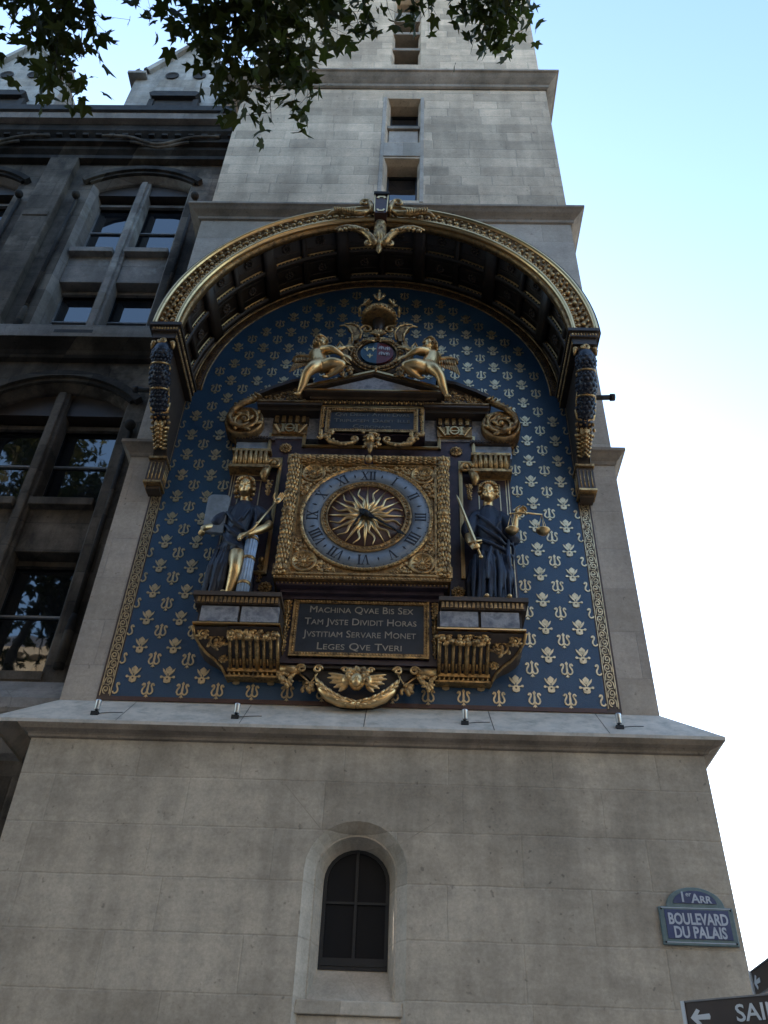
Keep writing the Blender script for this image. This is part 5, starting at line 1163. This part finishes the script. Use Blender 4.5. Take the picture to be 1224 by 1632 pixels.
# angels reclining on the pediment
for s, lab in ((-1, 'gilded winged angel on the left slope of the pediment reaching to the coat of arms'), (1, 'gilded winged angel on the right slope of the pediment reaching to the coat of arms')):
    A = thing('angel', lab, 'statue', (s*.66,-.45,9.82), 'gilded angels on the pediment')
    b = MB()
    def L(pts, rs): limb(b, [(s*p[0],p[1],p[2]) for p in pts], rs)
    head(b, (s*.715,-.56,10.52), .92, s*-.7, -.1); L([(.72,-.53,10.46),(.735,-.52,10.38)], [.044,.05])
    L([(.74,-.52,10.36),(.715,-.53,10.24),(.67,-.54,10.11)], [.09,.10,.105]); L([(.80,-.50,10.38),(.67,-.56,10.38)], [.06,.06])
    L([(.69,-.56,10.10),(.76,-.62,9.98),(.83,-.62,9.86),(.87,-.56,9.74),(.915,-.50,9.64)], [.095,.082,.062,.052,.030]); L([(.915,-.49,9.63),(.94,-.53,9.585),(.955,-.57,9.555)], [.028,.026,.016])
    L([(.64,-.56,10.08),(.52,-.63,10.06),(.40,-.62,10.05)], [.092,.076,.056]); L([(.40,-.62,10.04),(.49,-.56,9.99),(.58,-.52,9.94)], [.054,.048,.030]); L([(.59,-.52,9.93),(.63,-.55,9.90)], [.026,.018])
    L([(.67,-.58,10.38),(.57,-.63,10.34),(.50,-.62,10.31),(.41,-.58,10.27)], [.052,.044,.042,.026]); hand(b, (s*.42,-.58,10.275), (-s*.9,.1,-.2), (0,.9,-.2), 1.0, .4)
    L([(.70,-.50,10.42),(.58,-.50,10.44),(.47,-.50,10.48),(.40,-.50,10.52)], [.05,.042,.038,.024]); hand(b, (s*.41,-.50,10.515), (-s*.8,0,.4), (0,.9,-.2), 1.0, .3)
    b.sculpt('body', 'gold_skin', A, .0085, 2)
    hb = MB(); hair(hb, (s*.715,-.56,10.52), .92, s*-.7, 4, -.08); hb.build('curly_hair', 'gold', A)
    w = MB()
    for k in range(9):
        t = k/8; L_ = .075+.075*t; w.ell((s*(.83+.225*t),-.415+.02*t,10.40+.02*math.sin(t*PI)-L_*.85), (.022,.012,L_), 0, 8, 6, Euler((0, -s*(.10+.16*t), 0)))
    for k in range(7):
        t = k/6; w.ell((s*(.83+.20*t),-.435+.02*t,10.405-.05), (.020,.012,.055), 0, 8, 5, Euler((0, -s*.1, 0)))
    w.tube([(s*.79,-.44,10.36),(s*.88,-.42,10.42),(s*.98,-.40,10.45),(s*1.055,-.39,10.42),(s*1.07,-.385,10.36)], [.03,.034,.034,.028,.014], 9)
    w.build('wing', 'gold_dull', A)
    d = MB(); blob_fill(d, lambda x, z: z < 10.17-.42*abs(abs(x)-.38), *sorted((s*.26,s*.62)), 9.98, 10.18, -.50, 34, .018, .032, 0, 60); d.build('flower_garland', 'gold_dull', A)

# ------------------------------------------------------------------ coat of arms
CA = thing('coat_of_arms', 'gilded crowned cartouche with a small oval blue and red shield above the pediment', 'emblem', (0.02,-.3,10.15))
c0, cz0 = .02, 10.50
mb = MB(); mb.lathe([(.40,-.10),(.40,.0),(.36,.03),(.30,.04),(.0,.04)], (c0,-.36,cz0), 'Y', 32); mb.box(-.10,.14,-.34,-.02,10.2,10.9); mb.build('back_plate', 'wood', CA)
mb = MB()
def oval(pts_n, rx, rz): return [(c0+rx*math.cos(2*PI*k/pts_n), cz0+rz*math.sin(2*PI*k/pts_n)) for k in range(pts_n)]
half = lambda a0, a1: [(c0+.215*math.cos(a0+(a1-a0)*k/16), cz0+.205*math.sin(a0+(a1-a0)*k/16)) for k in range(17)]
mb.prism(half(PI/2, 1.5*PI), -.435, -.40, 0)
mb.prism([(c0,cz0),(c0+.215,cz0)]+[(c0+.215*math.cos(PI/2*k/10), cz0+.205*math.sin(PI/2*k/10)) for k in range(1,10)]+[(c0,cz0+.205)], -.435, -.40, 1)
mb.prism([(c0,cz0),(c0,cz0-.205)]+[(c0+.215*math.cos(-PI/2+PI/2*k/10), cz0+.205*math.sin(-PI/2+PI/2*k/10)) for k in range(1,10)]+[(c0+.215,cz0)], -.435, -.40, 1)
sh = mb.build('shield', ['shield_blue', 'red'], CA)
mb = MB()
for x, z in ((-.13,.07),(-.05,.07),(-.09,-.06)):
    x += c0; z += cz0; mb.prism([(x,z+.045),(x+.014,z+.01),(x+.006,z-.045),(x-.006,z-.045),(x-.014,z+.01)], -.442, -.433, 0)
    for e in (-1, 1): mb.strip([(x,z-.02),(x+e*.02,z+.005),(x+e*.032,z+.012),(x+e*.034,z-.004)], .009, -.4415, -.433, 0)
    mb.box(x-.02, x+.02, -.4408, -.433, z-.016, z-.008, 0)
for x, z in ((.055,.09),(.135,.075),(.06,-.02),(.13,-.03)):
    x += c0; z += cz0; mb.ell((x,-.44,z), (.014,.008,.03), 1, 6, 5); mb.ell((x,-.441,z+.032), .009, 1, 6, 4)
    for e in (-1, 1): mb.strip([(x,z+.005),(x+e*.02,z+.03),(x+e*.03,z+.005),(x+e*.028,z-.02)], .012, -.4425, -.433, 1)
mb.build('charges', ['gold_smooth', 'white'], sh)
mb = MB()
for r_, yy in ((.27,-.42),(.335,-.41)): mb.tube([(c0+r_*math.cos(2*PI*k/36), yy, cz0+r_*.96*math.sin(2*PI*k/36)) for k in range(37)], .014, 6)
for k in range(30): a = 2*PI*k/30; mb.ell((c0+.302*math.cos(a), -.43, cz0+.29*math.sin(a)), (.024,.02,.028), 0, 6, 4, Euler((0,-a,0))); mb.ell((c0+.345*math.cos(a+.1), -.42, cz0+.33*math.sin(a+.1)), .015, 0, 5, 4)
mb.tube([(c0,-.45,cz0-.30),(c0,-.46,cz0-.38)], [.03,.012], 6); mb.build('shell_collar', 'gold_dull', CA)
for x in (-.10, .13):
    mb = MB(); mb.tube([(x+.075*math.cos(PI*k/10), -.45-.02*math.sin(PI*k/10), cz0+.205) for k in range(11)], .014, 6)
    for k in range(5): mb.ell((x-.07+.035*k,-.455,cz0+.24), (.011,.01,.028), 0, 6, 4)
    mb.build('small_crown', 'gold', CA)
for s in (-1, 1):
    mb = MB(); X = lambda v: c0+s*v
    mb.strip([(X(.37),10.34),(X(.42),10.44),(X(.425),10.58),(X(.36),10.72),(X(.37),10.80)], [.05,.085,.09,.07,.03], -.40, -.33, 1)
    mb.tube([(X(.33),-.40,10.30),(X(.44),-.42,10.36),(X(.475),-.42,10.52),(X(.455),-.41,10.66),(X(.50),-.41,10.74),(X(.53),-.40,10.66)], [.012,.018,.02,.018,.018,.012], 7, 0)
    mb.strip([(X(.30),10.78),(X(.28),10.92),(X(.33),11.02),(X(.40),11.09)], [.04,.08,.085,.06], -.41, -.33, 1)
    mb.tube([(X(.34),-.41,10.76),(X(.345),-.42,10.90),(X(.39),-.42,11.02),(X(.46),-.41,11.09),(X(.53),-.40,11.08)], [.012,.016,.018,.016,.012], 7, 0); mb.tube([(X(.24),-.41,10.80),(X(.22),-.42,10.94),(X(.27),-.42,11.06),(X(.36),-.41,11.12),(X(.46),-.41,11.12)], [.012,.018,.018,.016,.012], 7, 0)
    mb.tube(spiral3(X(.16),-.42,11.0,.085,.02,0,1.2,16,s), [.016]*17, 6, 0); mb.build('strapwork_scroll', ['gold', 'gold_dull'], CA)
mb = MB()
for k in range(7): a = PI/2+(k-3)*.42; mb.ell((c0+.065*math.cos(a),-.44,10.86+.075*math.sin(a)), (.020,.02,.06), 0, 6, 5, Euler((0,PI/2-a,0)))
mb.ell((c0,-.45,10.84), .032, 0, 8, 5); mb.strip([(c0-.17,10.78),(c0-.08,10.81),(c0+.08,10.81),(c0+.17,10.78)], .03, -.43, -.36, 0); mb.build('shell', 'gold', CA)
mb = MB(); cc = (c0,-.40,11.20)
mb.lathe([(.205,.0),(.225,.0),(.235,.05),(.24,.09),(.22,.09),(.205,.05)], cc, 'Z', 28)
for k in range(26): a = 2*PI*k/26; mb.ell((c0+.24*math.cos(a),-.40+.24*math.sin(a),11.245), .016, 0, 6, 4)
for k in range(8):
    a = 2*PI*k/8+PI/8*0-PI/2; r_ = .27; px, py = c0+r_*math.cos(a), -.40+r_*math.sin(a); big = k % 2 == 0
    z0 = 11.29; hgt = .20 if big else .11
    mb.ell((px,py,z0+hgt*.5), (.024,.024,hgt*.55), 0, 6, 5)
    t = Vector((-math.sin(a), math.cos(a), 0))
    for e in (-1, 1): mb.tube([Vector((px,py,z0+.02)), Vector((px,py,z0+hgt*.4))+t*e*.05, Vector((px,py,z0+hgt*.65))+t*e*.065, Vector((px,py,z0+hgt*.55))+t*e*.085], [.014,.018,.015,.008], 6)
    mb.ell((px,py,z0+hgt*1.1), .016, 0, 6, 4)
cr = mb.build('crown', 'gold', CA)
mb = MB(); mb.lathe([(.20,.02),(.15,.08),(.0,.11)], cc, 'Z', 20); mb.build('crown_lining', 'maroon', cr)
mb = MB(); mb.tube([(c0,-.34,10.9),(c0,-.36,11.05),(c0,-.39,11.22)], [.06,.07,.09], 12); mb.build('crown_support', 'wood', CA)
# ------------------------------------------------------------------ small lamps on the ledge
SPOTS = [(-2.455,'small steel floodlight at the far left end of the stone ledge'),(-1.12,'small steel floodlight on the ledge below the bracket of the statue with the tablet'),(1.04,'small steel floodlight on the ledge below the bracket of the statue with the scales'),(2.48,'small steel floodlight on the ledge under the right border of the blue panel')]
def make_spot(x, lab):
    t = thing('floodlight', lab, 'floodlight', (x,-.33,5.34), 'floodlights along the ledge')
    mb = MB(); mb.box(x-.035, x+.035, -.37, -.29, 5.31, 5.35); mb.tube([(x,-.33,5.33),(x,-.33,5.385)], .014, 8); mb.build('mount', 'iron', t)
    mb = MB(); mb.lathe([(.022,-.045),(.026,-.04),(.026,.04),(.029,.045),(.029,.055),(.022,.055),(.018,.04)], (x+.004,-.335,5.42), 'Z', 14); mb.build('housing', 'steel', t)
    mb = MB(); mb.tube([(x+.03,-.33,5.345),(x+.12,-.30,5.371),(x+.24,-.29,5.38)], .003, 5); mb.build('cable', 'iron', t)
    return t
for x, lab in SPOTS: make_spot(x, lab)

# ------------------------------------------------------------------ street name plate
SG = thing('street_sign', 'blue enamel street name plate with arched top and green edge on the tower wall', 'street sign', (2.87,-.35,3.46))
x0, x1, z0, z1 = 2.568, 3.165, 3.465, 3.755; xc = 2.87
arc_ = lambda w, zb, h_, n=16: [(xc+w*math.cos(PI*k/n), zb+h_*math.sin(PI*k/n)) for k in range(n+1)]
mb = MB(); mb.prism([(x0,z0),(x1,z0),(x1,z1)]+arc_(.235,z1,.155)+[(x0,z1)], -.378, -.351); mb.build('plate', 'sign_green', SG, .006)
mb = MB(); mb.prism([(x0+.042,z0+.045),(x1-.042,z0+.045),(x1-.042,z1-.025),(x0+.042,z1-.025)], -.384, -.377); mb.prism(arc_(.175,z1+.025,.10), -.384, -.377); mb.build('field', 'sign_blue', SG)
mb = MB(); mb.strip([(x0+.02,z0+.02),(x1-.02,z0+.02)], .006, -.3805, -.377); mb.strip([(x0+.02,z1-.01),(x1-.02,z1-.01)], .006, -.3805, -.377); mb.build('pale_line', 'sign_white', SG)
mb = MB(); text_mesh(mb, 'BOULEVARD', xc, 3.655, .118, -.386, .003, 0, .0035, False, maxw=.475); text_mesh(mb, 'DU PALAIS', xc, 3.555, .118, -.386, .003, 0, .0035, False, maxw=.415)
text_mesh(mb, '1', xc-.095, 3.825, .115, -.386, .003, 0, .002, False); text_mesh(mb, 'er', xc-.045, 3.85, .052, -.386, .003, 0, .001, False); text_mesh(mb, 'Arr', xc+.055, 3.815, .10, -.386, .003, 0, .002, True)
# serifs so that the capitals read as roman letters
mb.build('lettering', 'sign_white', SG)
for x in (x0+.02, x1-.02):
    mb = MB()
    for z in (z0+.02, z1-.02): mb.ell((x,-.381,z), (.008,.006,.008), 0, 8, 5)
    mb.build('screw', 'iron', SG)

# ------------------------------------------------------------------ direction signpost
SPT = thing('signpost', 'signpost with brown black direction boards, white arrow and letters at the lower right corner', 'signpost', (2.14,-4.37,0))
mb = MB(); mb.tube([(2.14,-4.37,0),(2.14,-4.37,2.75)], .045, 14); mb.ell((2.14,-4.37,2.75), (.05,.05,.03), 0, 12, 6); mb.lathe([(.10,0),(.10,.04),(.06,.08),(.055,.3),(.046,.32)], (2.14,-4.37,0), 'Z', 14); mb.build('pole', 'frame_pale', SPT)
def board(p0, d, L, zt, hgt, name, words, arrow=True):
    p0 = Vector(p0); d = Vector(d).normalized(); nrm = Vector((d.y,-d.x,0))
    mb = MB()
    def slab(a, b, za, zb, n0, n1, mi):
        vs = [p0+d*q+nrm*n+Vector((0,0,z)) for n in (n0,n1) for q, z in ((a,za),(b,za),(b,zb),(a,zb))]
        mb.add(vs, [(0,1,2,3),(7,6,5,4),(0,4,5,1),(1,5,6,2),(2,6,7,3),(3,7,4,0)], mi)
    slab(0, L, zt-hgt, zt, -.02, .012, 0); slab(0, .014, zt-hgt, zt, .012, .020, 1); slab(L-.014, L, zt-hgt, zt, .012, .020, 1); slab(.014, L-.014, zt-.006, zt, .012, .0165, 2); slab(.014, L-.014, zt-hgt, zt-hgt+.006, .012, .0165, 2)
    bo = mb.build(name, ['board', 'board_edge', 'frame_pale'], SPT)
    mb = MB(); zc = zt-hgt*.5
    if arrow:
        A = [(.03,0),(.058,.030),(.070,.022),(.058,.008),(.105,.010),(.108,0),(.105,-.010),(.058,-.008),(.070,-.022),(.058,-.030)]
        vs = [p0+d*a+nrm*n+Vector((0,0,zc+z)) for n in (.0145,.0125) for a, z in A]; k = len(A)
        mb.add(vs, [tuple(range(k)), tuple(range(2*k-1,k-1,-1))]+[(i,k+i,k+(i+1)%k,(i+1)%k) for i in range(k)])
    if words: text_mesh(mb, words, 0, 0, .082, 0, .003, 0, .001, False, None, d, tuple(p0+d*.205+nrm*.0145+Vector((0,0,zc))), 'LEFT')
    mb.build('white_lettering', 'board_edge', bo)
board((1.597,-4.0,0), (.824,-.567,0), 1.15, 2.362, .12, 'sign_board', 'SAINTE-CHAPELLE')
board((2.085,-3.50,0), (0.0,-1,0), .90, 2.592, .11, 'sign_board', None)

# ------------------------------------------------------------------ plane trees
LEAFP = [(-90,.06),(-62,.30),(-35,.44),(-12,.66),(-4,.50),(14,.52),(24,.62),(36,.98),(44,.80),(56,.56),(66,.62),(76,.80),(90,1.08)]
LEAFS = [(-90,.06),(-35,.44),(-12,.66),(14,.5),(36,.98),(60,.56),(90,1.08)]
LEAFS = [(math.cos(R(a))*r_, math.sin(R(a))*r_+.30) for a, r_ in LEAFS]
LEAFP = [(math.cos(R(a))*r_, math.sin(R(a))*r_+.30) for a, r_ in LEAFP]
def leaf(mb, o, d, nrm, L, shape=None):
    shape = shape or LEAFP
    o = Vector(o); d = Vector(d).normalized(); nrm = (nrm-d*nrm.dot(d)).normalized(); sd_ = d.cross(nrm); vs = []
    fold = rnd.uniform(.05,.45); curl = rnd.uniform(-.25,.25)
    for s in (1, -1):
        for u, w in shape:
            vs.append(o + (sd_*(s*u*.92) + d*w + nrm*(fold*abs(u) - curl*w*w))*(L*.72))
    n = len(shape); mb.add(vs, [tuple(range(n)), tuple(range(2*n-1, n-1, -1))], 0)
def rv(): 
    while True:
        v = Vector((rnd.uniform(-1,1), rnd.uniform(-1,1), rnd.uniform(-1,1)))
        if .1 < v.length < 1: return v.normalized()
def spray(lm, tm, pts, n, spread, L0=.13, L1=.22):
    """a drooping twig with leaves on side shoots"""
    P = [Vector(p) for p in pts]; tm.tube(P, [.011-.008*i/(len(P)-1) for i in range(len(P))], 5)
    seg = [(b-a).length for a, b in zip(P, P[1:])]; T = sum(seg)
    for _ in range(n):
        t = rnd.random()**.85*T; i = 0
        while i < len(seg)-1 and t > seg[i]: t -= seg[i]; i += 1
        b = P[i].lerp(P[i+1], min(1, t/seg[i])); o = b + Vector((rnd.gauss(0,spread), rnd.gauss(0,spread*.9), rnd.gauss(-.04,spread*.8)))
        d = Vector((rnd.gauss(0,.5), rnd.gauss(0,.5), -1+rnd.gauss(0,.45))); L = rnd.uniform(L0, L1)
        leaf(lm, o, d, rv(), L)
        if rnd.random() < .35: tm.tube([b, o], [.003,.002], 3)
def crown(lm, c, r_, n, L0, L1, seed, hole=.42):
    rr = random.Random(seed); cl = []
    for _ in range(int(n/55)):
        v = rv(); k = rr.uniform(.55,1.0)**.6; cl.append((Vector((c[0]+v.x*r_[0]*k, c[1]+v.y*r_[1]*k, c[2]+v.z*r_[2]*k)), rr.uniform(.5,1.0)))
    for p, s in cl:
        for _ in range(55):
            q = p+Vector((rr.gauss(0,.42), rr.gauss(0,.42), rr.gauss(0,.34)))*s*1.25
            leaf(lm, q, Vector((rr.gauss(0,.6), rr.gauss(0,.6), -1)), rv(), rr.uniform(L0, L1), LEAFS)
    return [p for p, _ in cl]
def tree(lab, base, forks, crowns, sprays, seed):
    t = thing('plane_tree', lab, 'tree', base)
    B_ = Vector(base); mb = MB(); f = B_+Vector((.1,.1,6.2))
    mb.tube([B_, B_+Vector((.03,0,.3)), B_+Vector((.02,.05,2)), B_+Vector((.06,.02,4.2)), f], [.42,.34,.30,.27,.25], 14); tr_ = mb.build('trunk', 'bark', t)
    lm, tm = MB(), MB(); pts = []
    for i, (c, r_, n) in enumerate(crowns): pts += crown(lm, c, r_, n, .24, .36, seed+i)
    for fk in forks:
        mb = MB(); P = [Vector(p) for p in fk]; mb.tube([f-Vector((0,0,.3))]+P, [.2]+[.15*(1-i/len(P))+.03 for i in range(len(P))], 9); mb.build('limb', 'bark', t)
    tips = [Vector(p) for fk in forks for p in fk]
    for p in pts:
        a = min(tips, key=lambda v: (v-p).length); m_ = a.lerp(p, .5)+Vector((0,0,.15)); tm.tube([a, m_, p], [.03,.018,.006], 4)
    for s_ in sprays: spray(lm, tm, *s_)
    tm.build('twigs', 'twig', t); lm.build('leaves', 'leaf', t)
    return t
SPR = []
def drape(tip, top, n, spread, L0=.13, L1=.235):
    n = int(n*(1.0 if tip[0] < .3 else 1.15))
    tip, top = Vector(tip), Vector(top); m1 = top.lerp(tip, .35)+Vector((0,0,.22)); m2 = top.lerp(tip, .7)+Vector((0,0,.14)); SPR.append(([tuple(top), tuple(m1), tuple(m2), tuple(tip)], n, spread, L0, L1))
# left hanging branch
drape((-3.24,-3.75,10.40), (-3.75,-4.5,13.4), 120, .17); drape((-3.14,-3.80,11.25), (-3.6,-4.6,13.6), 80, .17); drape((-3.85,-3.8,11.75), (-4.2,-4.7,13.8), 90, .22); drape((-3.45,-3.7,11.2), (-3.8,-4.5,13.4), 90, .18); drape((-4.35,-3.9,12.2), (-4.6,-4.7,14.0), 80, .26); drape((-3.4,-3.9,12.2), (-3.7,-4.7,14.0), 80, .22)
# middle branch, the longest
drape((-.95,-3.75,10.0), (-1.45,-4.6,13.5), 170, .18); drape((-1.45,-3.80,10.45), (-1.75,-4.6,13.5), 110, .17); drape((-.62,-3.75,10.60), (-1.2,-4.5,13.3), 90, .15); drape((-1.15,-3.85,10.8), (-1.5,-4.6,13.5), 180, .27)
drape((-1.75,-3.8,11.25), (-2.05,-4.7,13.7), 120, .20); drape((-2.10,-3.85,12.1), (-2.4,-4.7,13.9), 90, .22); drape((-1.15,-3.85,11.8), (-1.5,-4.7,13.7), 150, .30); drape((-2.75,-3.9,12.75), (-2.9,-4.7,14.0), 26, .16)
drape((-.42,-3.8,12.35), (-.9,-4.6,13.9), 90, .20); drape((-.10,-3.8,12.2), (-.5,-4.6,13.8), 60, .17); drape((.12,-3.8,12.6), (-.2,-4.6,13.9), 40, .15); drape((-.75,-3.8,12.0), (-1.1,-4.6,13.8), 70, .22)
# right sprigs
drape((.60,-3.8,12.42), (.4,-4.6,13.9), 75, .17, .13,.21); drape((1.33,-3.75,11.80), (1.05,-4.6,13.8), 150, .19, .13,.20); drape((1.50,-3.75,12.35), (1.4,-4.6,13.9), 110, .18, .13,.20); drape((1.12,-3.8,12.3), (.95,-4.6,13.9), 90, .17, .13,.20); drape((1.68,-3.8,12.75), (1.6,-4.6,14.0), 60, .16, .13,.20)
tree('large plane tree with dark lobed leaves hanging into the top of the view', (-3.4,-9.0,0),
     [[(-3.8,-8.2,8.5),(-4.0,-6.8,11.5),(-3.9,-5.2,13.4),(-3.9,-4.7,13.8)],[(-2.8,-8.0,9),(-2.2,-6.6,12),(-1.8,-5.2,13.5),(-1.6,-4.7,13.8)],[(-1.9,-8.4,9.5),(-.4,-7.2,12.2),(.5,-5.6,13.8),(.9,-4.8,14.0)],[(-3.6,-9.4,10),(-4.2,-10,14)],[(-2.4,-9.5,9),(-.8,-10.6,13)]],
     [((-2.6,-8.6,14.6),(6.0,3.4,4.6),14000)], SPR, 3)
tree('tall plane tree behind the viewer, mirrored in the palace windows', (-11,-11,0),
     [[(-11.4,-10.6,10),(-11.8,-10,16)],[(-10.4,-10.6,10),(-9.6,-10.4,15)]], [((-10.8,-10.5,15),(4.6,3.4,6.5),6000)], [], 9)
tree('unseen rounded plane tree added far to the right behind the viewer to block low sky light', (14.0,-14.8,0),
     [[(13.4,-14.6,10),(13.2,-14.4,14)],[(14.6,-15,10),(15.4,-15,14)]], [((14.5,-14.5,13.5),(5.0,3.8,6.0),5000)], [], 29)  # unseen tree, added to hold back low sky light on the facade
# ------------------------------------------------------------------ houses across the boulevard (they shade and are mirrored)
for x0_, x1_, hh, lab in ((-46,-12,23,'long pale stone house across the boulevard with rows of windows'),(-11.9,34,22,'wide pale stone house across the boulevard opposite the clock tower')):
    t = thing('town_house', lab, 'building', ((x0_+x1_)/2,-30,0))
    mb = MB(); mb.box(x0_, x1_, -40, -28, 0, hh, 0); mb.box(x0_, x1_, -40.2, -27.6, hh, hh+.4, 0); mb.build('wall', 'opposite', t)
    mb = MB(); mb.add([(x0_,-28,hh+.4),(x1_,-28,hh+.4),(x1_,-32,hh+3.6),(x0_,-32,hh+3.6),(x1_,-40,hh+3.6),(x0_,-40,hh+3.6)], [(0,1,2,3),(3,2,4,5)]); mb.build('roof', 'slate_roof', t)
